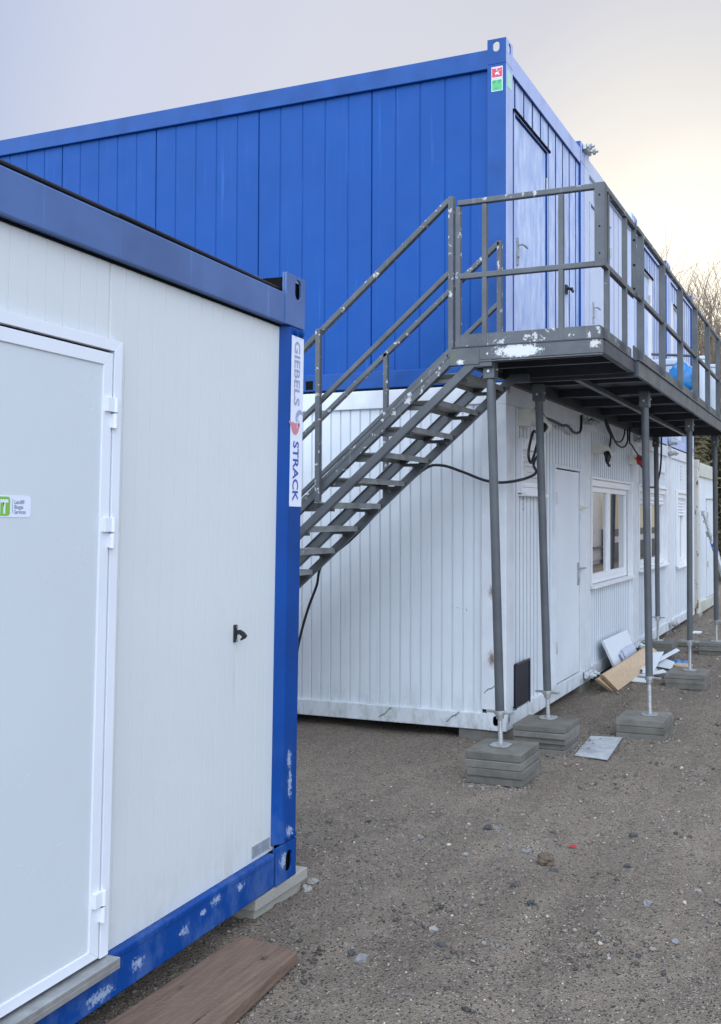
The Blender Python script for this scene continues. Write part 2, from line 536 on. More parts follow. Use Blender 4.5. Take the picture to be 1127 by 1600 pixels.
M['stone_dark'] = mat('pebble_dark', (0.07, 0.07, 0.07), 0.8, var=0.3, vscale=25, bump=0.3)
M['sticker_white'] = mat('sticker_white', (0.74, 0.78, 0.88), 0.3)
M['sticker_green'] = mat('sticker_green', (0.20, 0.50, 0.06), 0.3)
M['ink'] = mat('grey_ink', (0.14, 0.18, 0.25), 0.4)
M['ink_faded'] = mat('faded_blue_ink', (0.33, 0.35, 0.52), 0.4)
M['ink_blue'] = mat('blue_ink', (0.035, 0.08, 0.36), 0.4)
M['ink_pink'] = mat('faded_red_ink', (0.62, 0.22, 0.26), 0.4)
M['sign_red'] = mat('sign_red', (0.55, 0.035, 0.06), 0.3)
M['sign_green'] = mat('sign_green', (0.06, 0.45, 0.16), 0.3)
M['sign_pink'] = mat('sign_pale_edge', (0.75, 0.5, 0.55), 0.3)
M['sign_mint'] = mat('sign_mint_edge', (0.45, 0.75, 0.6), 0.3)
M['plate'] = mat('rating_plate', (0.40, 0.44, 0.47), 0.35, metal=0.3, var=0.2, vscale=30)
M['white_board'] = mat('white_laminate', (0.72, 0.77, 0.82), 0.35, var=0.06)
M['curtain'] = mat('cream_wall', (0.80, 0.70, 0.46), 0.8, var=0.1)
M['brick'] = None
M['scratch'] = mat('bare_scratch', (0.16, 0.21, 0.20), 0.7)

# glass: clear pane with strong reflection
g_ = bpy.data.materials.new('window_glass')
g_.use_nodes = True
n_, l_ = g_.node_tree.nodes, g_.node_tree.links
p_ = n_['Principled BSDF']
p_.inputs['Base Color'].default_value = (0.03, 0.04, 0.045, 1)
p_.inputs['Roughness'].default_value = 0.03
p_.inputs['Specular IOR Level'].default_value = 1.0
p_.inputs['IOR'].default_value = 3.6
M['glass'] = g_

# brick
b_ = bpy.data.materials.new('red_brick')
b_.use_nodes = True
n_, l_ = b_.node_tree.nodes, b_.node_tree.links
bt = n_.new('ShaderNodeTexBrick')
bt.inputs['Color1'].default_value = (0.42, 0.20, 0.14, 1)
bt.inputs['Color2'].default_value = (0.34, 0.16, 0.11, 1)
bt.inputs['Mortar'].default_value = (0.5, 0.46, 0.4, 1)
bt.inputs['Scale'].default_value = 2.0
tc_ = n_.new('ShaderNodeTexCoord')
mp_ = n_.new('ShaderNodeMapping')
mp_.inputs['Rotation'].default_value = (R_(90), 0, 0)
l_.new(tc_.outputs['Object'], mp_.inputs[0])
l_.new(mp_.outputs[0], bt.inputs['Vector'])
l_.new(bt.outputs[0], n_['Principled BSDF'].inputs['Base Color'])
n_['Principled BSDF'].inputs['Roughness'].default_value = 0.9
M['brick'] = b_


# ------------------------------------------------------------------ ground
def gz(y):
    t = min(max((-1.3 - y) / 2.2, 0), 1)
    return -0.08 + 0.12 * t * t * (3 - 2 * t)


def vnoise(x, y, seed):
    rs = np.random.RandomState(seed)
    tab = rs.rand(256, 256)
    xi, yi = np.floor(x).astype(int), np.floor(y).astype(int)
    fx, fy = x - xi, y - yi
    fx, fy = fx * fx * (3 - 2 * fx), fy * fy * (3 - 2 * fy)
    a, b = tab[xi & 255, yi & 255], tab[(xi + 1) & 255, yi & 255]
    c, d = tab[xi & 255, (yi + 1) & 255], tab[(xi + 1) & 255, (yi + 1) & 255]
    return (a * (1 - fx) + b * fx) * (1 - fy) + (c * (1 - fx) + d * fx) * fy - 0.5


def gheight(x, y):
    t = np.clip((-1.3 - y) / 2.2, 0, 1)
    z = -0.08 + 0.12 * t * t * (3 - 2 * t)
    near = np.clip(1 - (np.abs(x - 1) - 4) / 4, 0, 1) * np.clip(1 - (y - 8) / 6, 0, 1)
    w = (-0.014 * np.exp(-((x - 1.45 - 0.12 * np.sin(y * 0.9)) / 0.10) ** 2) - 0.012 * np.exp(-((x - 0.62 + 0.25 * (y + 3) - 0.1 * np.sin(y * 1.1)) / 0.12) ** 2) + vnoise(x * 1.7, y * 1.7, 1) * 0.026 + vnoise(x * 5, y * 5, 2) * 0.016 + np.maximum(vnoise(x * 13, y * 13, 3), 0.1) * 0.020 - 0.002
         + vnoise(x * 38, y * 38, 4) * 0.008 + vnoise(x * 85, y * 85, 5) * 0.0035)
    return z + w * near


def axis(lo, hi, step, far0, far1):
    a = list(np.arange(lo, hi, step))
    x, s = hi, step
    while x < far1:
        a.append(x)
        s *= 1.25
        x += s
    a.append(far1)
    pre = []
    x, s = lo, step
    while x > far0:
        s *= 1.25
        x -= s
        pre.append(max(x, far0))
    return np.array(pre[::-1] + a)


gx = axis(-0.6, 2.9, 0.012, -900, 900)
gy = axis(-4.9, 1.6, 0.014, -300, 1500)
GX, GY = np.meshgrid(gx, gy, indexing='ij')
GZ = gheight(GX, GY)
nx, ny = len(gx), len(gy)
vs = np.stack([GX.ravel(), GY.ravel(), GZ.ravel()], 1)
idx = np.arange(nx * ny).reshape(nx, ny)
fs = np.stack([idx[:-1, :-1].ravel(), idx[1:, :-1].ravel(), idx[1:, 1:].ravel(), idx[:-1, 1:].ravel()], 1)
me = bpy.data.meshes.new('ground')
me.vertices.add(len(vs))
me.vertices.foreach_set('co', vs.ravel())
me.loops.add(fs.size)
me.loops.foreach_set('vertex_index', fs.ravel().astype(np.int32))
me.polygons.add(len(fs))
me.polygons.foreach_set('loop_start', np.arange(0, fs.size, 4, dtype=np.int32))
me.update(calc_edges=True)
me.polygons.foreach_set('use_smooth', [True] * len(fs))
ground = bpy.data.objects.new('ground', me)
scn.collection.objects.link(ground)
tag(ground, kind='structure')

gm = bpy.data.materials.new('compacted_gravel')
gm.use_nodes = True
n, l = gm.node_tree.nodes, gm.node_tree.links
p = n['Principled BSDF']
p.inputs['Roughness'].default_value = 0.9
p.inputs['Specular IOR Level'].default_value = 0.35
geo = n.new('ShaderNodeNewGeometry')


def gn(scale, detail=8, rg=0.6, st=None):
    t = n.new('ShaderNodeTexNoise')
    t.inputs['Scale'].default_value = scale
    t.inputs['Detail'].default_value = detail
    t.inputs['Roughness'].default_value = rg
    l.new(geo.outputs['Position'], t.inputs['Vector'])
    return t.outputs[0]


def gmr(src, a, b, c=0, d=1):
    r = n.new('ShaderNodeMapRange')
    for k, v_ in (('From Min', a), ('From Max', b), ('To Min', c), ('To Max', d)):
        r.inputs[k].default_value = v_
    l.new(src, r.inputs['Value'])
    return r.outputs[0]


def gmix(f, a, b, mode='MIX'):
    x = n.new('ShaderNodeMix')
    x.data_type = 'RGBA'
    x.blend_type = mode
    for sck, val in ((x.inputs[0], f), (x.inputs[6], a), (x.inputs[7], b)):
        if isinstance(val, tuple):
            sck.default_value = (*val[:3], 1)
        elif isinstance(val, float):
            sck.default_value = val
        else:
            l.new(val, sck)
    return x.outputs[2]


c = gmix(gmr(gn(0.9), 0.38, 0.62), (0.245, 0.208, 0.170), (0.150, 0.120, 0.095))
c = gmix(gmr(gn(1.7), 0.55, 0.72), c, (0.275, 0.240, 0.200))
c = gmix(gmr(gn(6), 0.4, 0.65), c, (0.125, 0.105, 0.087))
gmp = n.new('ShaderNodeMapping')
gmp.inputs['Scale'].default_value = (2.6, 0.55, 1)
gmp.inputs['Rotation'].default_value = (0, 0, 0.35)
l.new(geo.outputs['Position'], gmp.inputs['Vector'])
gtr = n.new('ShaderNodeTexNoise')
gtr.inputs['Scale'].default_value = 1.1
gtr.inputs['Detail'].default_value = 5
l.new(gmp.outputs[0], gtr.inputs['Vector'])
c = gmix(gmr(gtr.outputs[0], 0.54, 0.66), c, (0.255, 0.215, 0.175))
c = gmix(gmr(gtr.outputs[0], 0.44, 0.36), c, (0.115, 0.093, 0.074))
c = gmix(gmr(gn(120, 4, 0.8), 0.35, 0.7), c, (0.31, 0.272, 0.23))
vo = n.new('ShaderNodeTexVoronoi')
vo.inputs['Scale'].default_value = 130
l.new(geo.outputs['Position'], vo.inputs['Vector'])
sep = n.new('ShaderNodeSeparateColor')
l.new(vo.outputs['Color'], sep.inputs[0])
c = gmix(gmr(sep.outputs[0], 0.955, 0.97), c, (0.38, 0.36, 0.33))
c = gmix(gmr(sep.outputs[1], 0.86, 0.90), c, (0.07, 0.064, 0.06))
vo2 = n.new('ShaderNodeTexVoronoi')
vo2.inputs['Scale'].default_value = 60
l.new(geo.outputs['Position'], vo2.inputs['Vector'])
sep2 = n.new('ShaderNodeSeparateColor')
l.new(vo2.outputs['Color'], sep2.inputs[0])
c = gmix(gmr(sep2.outputs[0], 0.95, 0.96), c, (0.26, 0.238, 0.21))
c = gmix(1.0, c, (1.12, 1.06, 0.97), 'MULTIPLY')
l.new(c, p.inputs['Base Color'])
bp_ = n.new('ShaderNodeBump')
bp_.inputs['Strength'].default_value = 1.0
bp_.inputs['Distance'].default_value = 0.014
ad = n.new('ShaderNodeMath')
ad.operation = 'ADD'
l.new(gn(90, 5, 0.75), ad.inputs[0])
l.new(vo.outputs['Distance'], ad.inputs[1])
l.new(ad.outputs[0], bp_.inputs['Height'])
l.new(bp_.outputs[0], p.inputs['Normal'])
me.materials.append(gm)

# loose gravel: one object nobody could count
NG = 36000
u1, u2, u3 = np.random.rand(NG), np.random.rand(NG), np.random.rand(NG)
sx = -0.5 + 3.2 * u1
sy = -4.8 + 14.5 * u2 ** 1.9
den = vnoise(sx * 1.3, sy * 1.3, 11) + vnoise(sx * 4, sy * 4, 12) * 0.7
keep = den > (np.random.rand(NG) * 0.9 - 0.62)
keep &= ~((sx < 0.0) & (sy > 0.05))
sx, sy = sx[keep], sy[keep]
NG = len(sx)
rad = 0.0024 * np.exp(np.abs(np.random.randn(NG)) * 0.58) * (1 + 0.12 * (sy + 4.8))
rad = np.minimum(rad, 0.022)
# grit washed up against the paver stacks
for (ax0, ax1, ay0, ay1) in ((0.125, 0.55, -1.18, -0.76), (0.14, 0.58, -0.28, 0.14), (0.78, 1.19, 0.45, 0.87), (0.75, 1.18, 2.83, 3.25)):
    q = 520
    side = np.random.randint(0, 4, q)
    tt = np.random.rand(q)
    off_ = np.abs(np.random.randn(q)) * 0.022
    ex = np.where(side == 0, ax0 - off_, np.where(side == 1, ax1 + off_, ax0 + (ax1 - ax0) * tt))
    ey = np.where(side == 2, ay0 - off_, np.where(side == 3, ay1 + off_, ay0 + (ay1 - ay0) * tt))
    sx, sy = np.concatenate([sx, ex]), np.concatenate([sy, ey])
    rad = np.concatenate([rad, 0.003 + 0.007 * np.random.rand(q) ** 2])
# clods of dark earth and broken stone in loose clusters
ncl = 46
ccx, ccy = 0.0 + 2.5 * np.random.rand(ncl), -4.4 + 6.0 * np.random.rand(ncl) ** 1.2
per = 16
kx = np.repeat(ccx, per) + np.random.randn(ncl * per) * 0.075
ky = np.repeat(ccy, per) + np.random.randn(ncl * per) * 0.05
kr = 0.004 + 0.013 * np.random.rand(ncl * per) ** 2.4
ok_ = ~((kx < 0.35) & (ky > -1.3))
kx, ky, kr = kx[ok_], ky[ok_], kr[ok_]
nk = len(kx)
sx, sy, rad = np.concatenate([sx, kx]), np.concatenate([sy, ky]), np.concatenate([rad, kr])
NG = len(sx)
sz = gheight(sx, sy) + rad * 0.25
base = np.array([(1, 0, 0), (0, 1, 0), (-1, 0, 0), (0, -1, 0), (0, 0, 1), (0, 0, -1)], float)
ang = np.random.rand(NG) * 6.283
V = np.repeat(base[None], NG, 0) + np.random.randn(NG, 6, 3) * 0.22
V[:, :, 2] *= 0.65
V[:, :, 0] *= (0.8 + 0.6 * np.random.rand(NG))[:, None]
ca, sa = np.cos(ang)[:, None], np.sin(ang)[:, None]
X = V[:, :, 0] * ca - V[:, :, 1] * sa
Y = V[:, :, 0] * sa + V[:, :, 1] * ca
V[:, :, 0], V[:, :, 1] = X, Y
V = V * rad[:, None, None] + np.stack([sx, sy, sz], 1)[:, None, :]
tri = np.array([(0, 1, 4), (1, 2, 4), (2, 3, 4), (3, 0, 4), (1, 0, 5), (2, 1, 5), (3, 2, 5), (0, 3, 5)])
F = (tri[None] + (np.arange(NG) * 6)[:, None, None]).reshape(-1, 3)
me = bpy.data.meshes.new('gravel')
me.vertices.add(NG * 6)
me.vertices.foreach_set('co', V.reshape(-1))
me.loops.add(F.size)
me.loops.foreach_set('vertex_index', F.ravel().astype(np.int32))
me.polygons.add(len(F))
me.polygons.foreach_set('loop_start', np.arange(0, F.size, 3, dtype=np.int32))
me.update(calc_edges=True)
shade = np.clip(0.17 * np.exp(np.random.randn(NG) * 0.38), 0.05, 0.4)
warm = np.random.randn(NG) * 0.05
lightp = np.random.rand(NG) < 0.03
shade[lightp] = 0.32 + 0.25 * np.random.rand(lightp.sum())
shade[-nk:] = 0.045 + 0.10 * np.random.rand(nk) ** 1.5
colr = np.stack([shade * (1.12 + warm), shade, shade * (0.84 - warm), np.ones(NG)], 1)
at = me.color_attributes.new('tone', 'FLOAT_COLOR', 'POINT')
at.data.foreach_set('color', np.repeat(colr, 6, 0).ravel())
grm = bpy.data.materials.new('loose_stone')
grm.use_nodes = True
n2, l2 = grm.node_tree.nodes, grm.node_tree.links
an = n2.new('ShaderNodeAttribute')
an.attribute_name = 'tone'
l2.new(an.outputs['Color'], n2['Principled BSDF'].inputs['Base Color'])
n2['Principled BSDF'].inputs['Roughness'].default_value = 0.85
me.materials.append(grm)
gravel = bpy.data.objects.new('gravel', me)
scn.collection.objects.link(gravel)
tag(gravel, 'loose dark grey gravel scattered over the compacted yard', 'gravel', kind='stuff')

# ------------------------------------------------------------------ containers of the two-storey block
W = 2.45
L_ = 6.055
H = 2.818


def FX(plane):
    return lambda a, o, z: (plane - o, a, z)


def FY(plane):
    return lambda a, o, z: (a, plane + o, z)


def casting(mb, x1, y0, z0, z1, side='near', hs=1.0, cz=None):
    """corner casting with oblong holes on the -Y and the +X face"""
    w = 0.165
    cz = cz if cz is not None else (z0 + z1) / 2
    t = 0.012
    if side == 'near':
        mb.plate_hole(lambda a, b, d: (a, y0 + d, b), x1 - w, x1, z0, z1, x1 - 0.087, cz, 0.028 * hs, 0.042 * hs, t)
        mb.plate_hole(lambda a, b, d: (x1 - d, a, b), y0 + t, y0 + w, z0, z1, y0 + 0.085, cz, 0.028 * hs, 0.042 * hs, t)
    else:
        mb.plate_hole(lambda a, b, d: (x1 - d, a, b), y0, y0 + w, z0, z1, y0 + 0.085, cz, 0.028 * hs, 0.042 * hs, t)
        mb.box(x1 - w, x1 - t, y0, y0 + t, z0, z1)
        mb.box(x1 - w, x1 - t, y0 + w - t, y0 + w, z0, z1)
    # roof-side plate and floor
    mb.box(x1 - w, x1 - t, y0 + t, y0 + w - t, z0, z0 + 0.01)


def make_unit(k, z0, upper, mp, mf, label):
    y0, y1 = k * W, k * W + W - 0.018
    th = thing('site_container', (-L_ / 2, (y0 + y1) / 2, z0), label, 'container', 'containers of the two-storey block')
    x1 = -0.0
    f = MB()
    if upper:
        rt0, rt1, br = z0 + 2.58, z0 + 2.741, z0 + 0.145
        pw, ps = 0.166, 0.166
    else:
        rt0, rt1, br = z0 + 2.645, z0 + 2.80, z0 + 0.135
        pw, ps = 0.187, 0.215
    ctop = z0 + (2.818 if upper else 2.812)
    c0 = z0 + (2.61 if upper else 2.64)
    # posts
    z_a, z_b = z0 + 0.165, c0
    f.box(x1 - ps, x1, y0, y0 + pw, z_a, z_b)
    f.box(x1 - ps, x1, y1 - 0.15, y1, z_a, z_b)
    # rails on the end face and the long sides
    f.box(x1 - 0.11, x1 - 0.002, y0 + 0.165, y1 - 0.165, rt0, rt1)
    f.box(x1 - 0.11, x1 - 0.002, y0 + 0.165, y1 - 0.165, z0, br)
    f.box(-L_ + 0.1, x1 - 0.165, y0 + 0.002, y0 + 0.09, rt0, rt1)
    f.box(-L_ + 0.1, x1 - 0.165, y0 + 0.002, y0 + 0.09, z0, br)
    f.box(-L_ + 0.1, x1 - 0.165, y1 - 0.09, y1, rt0, rt1)
    f.box(-L_ + 0.1, x1 - 0.165, y1 - 0.09, y1, z0, br)
    f.box(-L_, -L_ + 0.1, y0, y1, z0, rt1)
    f.build('frame', mf, th, bevel=0.006)
    for yc, sd_ in ((y0, 'near' if k == 0 else 'mid'), (y1 - 0.165, 'mid')):
        cc = MB()
        casting(cc, x1, yc, c0, ctop, sd_, cz=z0 + 2.755)
        cc.build('top_casting', mf, th, bevel=0.002)
        cb = MB()
        casting(cb, x1, yc, z0, z0 + 0.165, sd_, cz=z0 + 0.078)
        cb.box(x1 - 0.15, x1 - 0.02, yc + 0.02, yc + 0.15, z0 + 0.15, z0 + 0.16)
        cb.build('bottom_casting', mf, th, bevel=0.002)
    if k == 0 and upper:
        fp = MB()
        fp.box(-1.872, -1.80, y0 - 0.001, y0 + 0.02, z0 + 0.018, z0 + 0.094)
        fp.build('fork_pocket', M['dark'], th)
    # roof, floor, back panels
    r = MB()
    r.box(-L_ + 0.02, x1 - 0.02 if not upper else x1 - 0.17, y0 + 0.03, y1 - 0.03, rt1 - 0.02, rt1 + 0.012)
    r.build('roof', M['roof'], th)
    s = MB()
    if k == 0:
        a0, a1 = -L_ + 0.12, x1 - ps
        if upper:
            sm = [-0.095 - 1.15 * i for i in range(1, 6)]
            s.ribs(FY(y0 + 0.034), a0, a1, br, rt0, 0.23, 0.018, 0.006, phase=-1.245, seams=sm)
        else:
            s.ribs(FY(y0 + 0.03), a0, a1, br, rt0, 0.0955, 0.018, 0.010, phase=-0.294)
    else:
        s.box(-L_ + 0.12, x1 - ps, y0 + 0.03, y0 + 0.04, br, rt0)
    s.build('side_panel', mp, th, gm=None if upper else M['soft_groove'])
    s = MB()
    s.box(-L_ + 0.12, x1 - 0.2, y1 - 0.05, y1 - 0.03, br, rt0)
    s.build('side_panel', mp, th)
    return th, (y0, y1, z0, br, rt0, pw)


def handle(parent, x, y, z, m, flip=1, s=1.0):
    h = MB()
    h.box(x, x + 0.012, y - 0.02 * s, y + 0.02 * s, z - 0.14 * s, z + 0.09 * s)
    h.tube([(x + 0.012, y, z + 0.03), (x + 0.05, y, z + 0.03), (x + 0.055, y + 0.03 * flip, z + 0.03), (x + 0.052, y + 0.12 * flip * s, z + 0.03)], 0.009, 8)
    h.tube([(x + 0.012, y, z - 0.07), (x + 0.022, y, z - 0.07)], 0.011, 8)
    return h.build('handle', m, parent, smooth=False)


def door(parent, ya, yb, za, zb, m, mfr, rec=0.03, fw=0.045, handle_at=None, hside=1):
    f = MB()
    f.box(-0.06, 0.004, ya, ya + fw, za, zb)
    f.box(-0.06, 0.004, yb - fw, yb, za, zb)
    f.box(-0.06, 0.006, ya, yb, zb, zb + 0.03)
    fr = f.build('door_frame', mfr, parent, bevel=0.003)
    d = MB()
    d.box(-0.055, -rec + 0.018, ya + fw + 0.013, yb - fw - 0.013, za + 0.012, zb - 0.012)
    lf = d.build('door', m, parent, bevel=0.004)
    g = MB()
    g.box(-0.07, -0.05, ya + fw, yb - fw, za, zb)
    g.build('door_seal', M['dark'], lf)
    if handle_at:
        handle(lf, -rec + 0.018, handle_at[0], handle_at[1], M['galv'], hside)
    for z in (za + 0.3, zb - 0.35):
        h = MB()
        yy = ya + fw if handle_at and handle_at[0] > (ya + yb) / 2 else yb - fw
        h.tube([(0.0, yy, z), (0.0, yy, z + 0.11)], 0.012, 8)
        h.build('hinge', M['galv'], lf)
    return lf


def window(parent, ya, yb, za, zb, shut=0.0, sash=2, rec=0.06):
    """pvc window with shutter box, recessed"""
    f = MB()
    x = -rec
    bx = 0.075
    f.box(-0.12, x + 0.045, ya, yb, zb - bx, zb)                       # shutter box
    f.box(-0.12, x, ya, ya + 0.05, za, zb - bx)
    f.box(-0.12, x, yb - 0.05, yb, za, zb - bx)
    f.box(-0.12, x, ya + 0.05, yb - 0.05, za, za + 0.05)
    # outer frame cover strips on the wall plane
    f.box(-0.06, 0.010, ya - 0.03, ya, za - 0.02, zb + 0.02)
    f.box(-0.06, 0.010, yb, yb + 0.03, za - 0.02, zb + 0.02)
    f.box(-0.06, 0.012, ya, yb, zb, zb + 0.025)
    fr = f.build('window_frame', M['pvc'], parent, bevel=0.004)
    w = (yb - ya - 0.1) / sash
    z0, z1 = za + 0.05, zb - bx
    for i in range(sash):
        a, b = ya + 0.05 + i * w + 0.003, ya + 0.05 + (i + 1) * w - 0.003
        s = MB()
        t = 0.062
        s.box(-0.10, x + 0.012, a, a + t, z0, z1)
        s.box(-0.10, x + 0.012, b - t, b, z0, z1)
        s.box(-0.10, x + 0.012, a + t, b - t, z0, z0 + t)
        s.box(-0.10, x + 0.012, a + t, b - t, z1 - t, z1)
        sh = s.build('sash', M['pvc'], fr, bevel=0.004)
        g = MB()
        g.box(-0.088, -0.080, a + t, b - t, z0 + t, z1 - t)
        g.build('glass_pane', M['glass'], fr)
    si = MB()
    si.box(-0.06, 0.05, ya - 0.03, yb + 0.03, za - 0.03, za - 0.002)
    si.build('window_sill', M['pvc'], fr, bevel=0.004)
    if shut > 0:
        sh = MB()
        nsl = max(1, int(shut / 0.045))
        for i in range(nsl):
            zt = zb - bx - i * shut / nsl
            zb2 = zt - shut / nsl + 0.004
            sh.poly([(x + 0.014, ya + 0.05, zt), (x + 0.026, ya + 0.05, (zt + zb2) / 2), (x + 0.014, ya + 0.05, zb2), (x + 0.004, ya + 0.05, zb2), (x + 0.004, ya + 0.05, zt)], (0, yb - ya - 0.1, 0))
        sh.build('roller_shutter', M['pvc'], fr)
    return fr


def panel(parent, regs, z, mp, period, gw, dep, phase, plane=-0.028):
    for (ya, yb, za, zb) in regs:
        b = MB()
        b.ribs(FX(plane), ya, yb, za, zb, period, gw, dep, phase)
        b.build('wall_panel', mp, parent, gm={'white_panel_paint': M['white_groove'], 'chalky_blue_paint': M['blue_groove'], 'pale_grey_panel': M['grey_groove']}.get(mp.name))


def vent(parent, y, z0, z1, n=5, m=None):
    v = MB()
    for i in range(n):
        z = z0 + (z1 - z0) * i / (n - 1)
        v.poly([(-0.026, y - 0.05, z), (-0.006, y - 0.05, z - 0.012), (-0.006, y - 0.05, z - 0.018), (-0.026, y - 0.05, z - 0.012)], (0, 0.1, 0))
    v.build('vent', m or M['white'], parent)


def socket(parent, y, z, body, cap, s=1.0):
    """angled wall socket with hinged lid"""
    b = MB()
    b.box(-0.03, 0.075 * s, y - 0.05 * s, y + 0.05 * s, z - 0.06 * s, z + 0.06 * s)
    o = b.build('power_socket', M['cream'], parent, bevel=0.006)
    c = MB()
    c.tube([(0.05 * s, y, z + 0.02), (0.11 * s, y, z - 0.02 * s), (0.185 * s, y, z - 0.085 * s)], [0.052 * s, 0.050 * s, 0.036 * s], 14)
    c.build('socket_outlet', body, o, bevel=0.002)
    lid = MB()
    lid.poly([(0.06 * s, y + 0.056 * s, z + 0.075 * s), (0.12 * s, y + 0.056 * s, z + 0.05 * s), (0.16 * s, y + 0.056 * s, z - 0.03 * s), (0.09 * s, y + 0.056 * s, z - 0.01 * s)], (0, 0.008, 0))
    lid.build('socket_lid', cap, o)
    return o


# ---- lower row
lw = ['white ribbed ground-floor container at the near corner, with black hatch and plain door',
      'white ground-floor container second from the corner, two-sash window above the leaning boards',
      'white ground-floor container third from the corner, window with shutter lowered a little',
      'white ground-floor container farthest along the row, narrow window half shuttered']
lower = []
for k in range(4):
    th, dims = make_unit(k, 0.0, False, M['white'], M['white_frame'], lw[k])
    y0, y1, z0, br, rt, pw = dims
    ya, yb = y0 + pw, y1 - 0.15
    A = dict(mp=M['white'], period=0.0955, gw=0.020, dep=0.010, phase=0.03)
    if k == 0:
        panel(th, [(ya, 0.376, br, rt), (0.376, 1.0, 2.39, rt), (0.567, 1.0, br, 1.9), (0.376, 0.567, 0.5, 1.9), (1.0, 1.336, br, rt), (1.336, yb, 2.22, rt)], 0, **A)
        door(th, 1.336, 2.275, br, 2.19, M['white'], M['white_frame'], handle_at=(2.17, 1.17), hside=1)
        w = window(th, 0.40, 0.98, 1.93, 2.37, shut=0.28, sash=1, rec=0.02)
        hb = MB()
        hb.box(-0.05, 0.012, 0.20, 0.55, 0.15, 0.50)
        hp = hb.build('floor_hatch', M['hatch'], th, bevel=0.006)
        hq = MB()
        hq.tube([(0.014, 0.2, 0.505), (0.014, 0.55, 0.505)], 0.012, 8)
        hq.box(0.012, 0.018, 0.19, 0.21, 0.14, 0.51).box(0.012, 0.018, 0.54, 0.565, 0.14, 0.51)
        hq.build('hatch_hinge', M['hatch'], hp)
        hk = MB()
        hk.box(-0.03, 0.02, 2.22, 2.33, 1.80, 1.84)
        hk.tube([(0.0, 2.24, 1.82), (0.09, 2.24, 1.82), (0.1, 2.30, 1.82)], 0.008, 8)
        hk.build('door_catch', M['cream'], th)
        socket(th, 0.42, 2.565, M['cream'], M['orange'], 1.25)
        for (xa, za1, xb, zb1) in ((-1.143, 0.030, -1.023, 0.120), (-0.525, 0.045, -0.411, 0.128), (-0.187, 0.303, -0.076, 0.377)):
            sc = MB()
            n_ = 9
            top_, bot_ = [], []
            for q in range(n_):
                t_ = q / (n_ - 1)
                wv = 0.004 + 0.004 * math.sin(t_ * 11 + xa * 7) ** 2
                zz = za1 + (zb1 - za1) * t_ + 0.006 * math.sin(t_ * 9 + xa * 5)
                top_.append((xa + (xb - xa) * t_, -0.0008, zz + wv))
                bot_.append((xa + (xb - xa) * t_, -0.0008, zz - wv))
            sc.poly(top_ + bot_[::-1], (0, 0.0026, 0))
            sc.build('paint_scratch', M['scratch'], th)
        text_mesh('lettering', '2-U-2', 0.062, M['ink'], th, Matrix(((0, 0, 1, -0.0265), (0, 1, 0, 0.485), (-1, 0, 0, 1.885), (0, 0, 0, 1))), weight=0.0, stretch=0.72)
    if k == 1:
        panel(th, [(ya, 4.70, br, 0.95), (ya, 4.70, 2.16, rt), (4.70, yb, br, rt)], 0, **A)
        window(th, 2.69, 4.67, 0.985, 2.135, sash=2, rec=0.065)
        vent(th, 3.7, 2.40, 2.58)
        socket(th, 2.87, 2.47, M['cream'], M['cream'], 1.0)
        socket(th, 4.66, 2.45, M['red'], M['red'], 1.0)
    if k == 2:
        panel(th, [(ya, yb, br, 1.0), (ya, yb, 2.16, rt)], 0, **A)
        window(th, 5.13, 7.10, 1.03, 2.135, shut=0.17, sash=2)
        b = MB()
        b.box(-0.03, -0.01, 6.55, 7.05, 2.38, 2.56)
        b.build('blank_plate', M['white'], th, bevel=0.003)
    if k == 3:
        panel(th, [(ya, 8.02, br, rt), (8.02, 9.02, br, 0.9), (8.02, 9.02, 2.14, rt), (9.02, yb, br, rt)], 0, mp=M['white'], period=0.23, gw=0.012, dep=0.005, phase=0)
        window(th, 8.06, 8.98, 0.93, 2.107, shut=0.30, sash=2)
        vent(th, 8.55, 2.36, 2.58)
    lower.append(th)

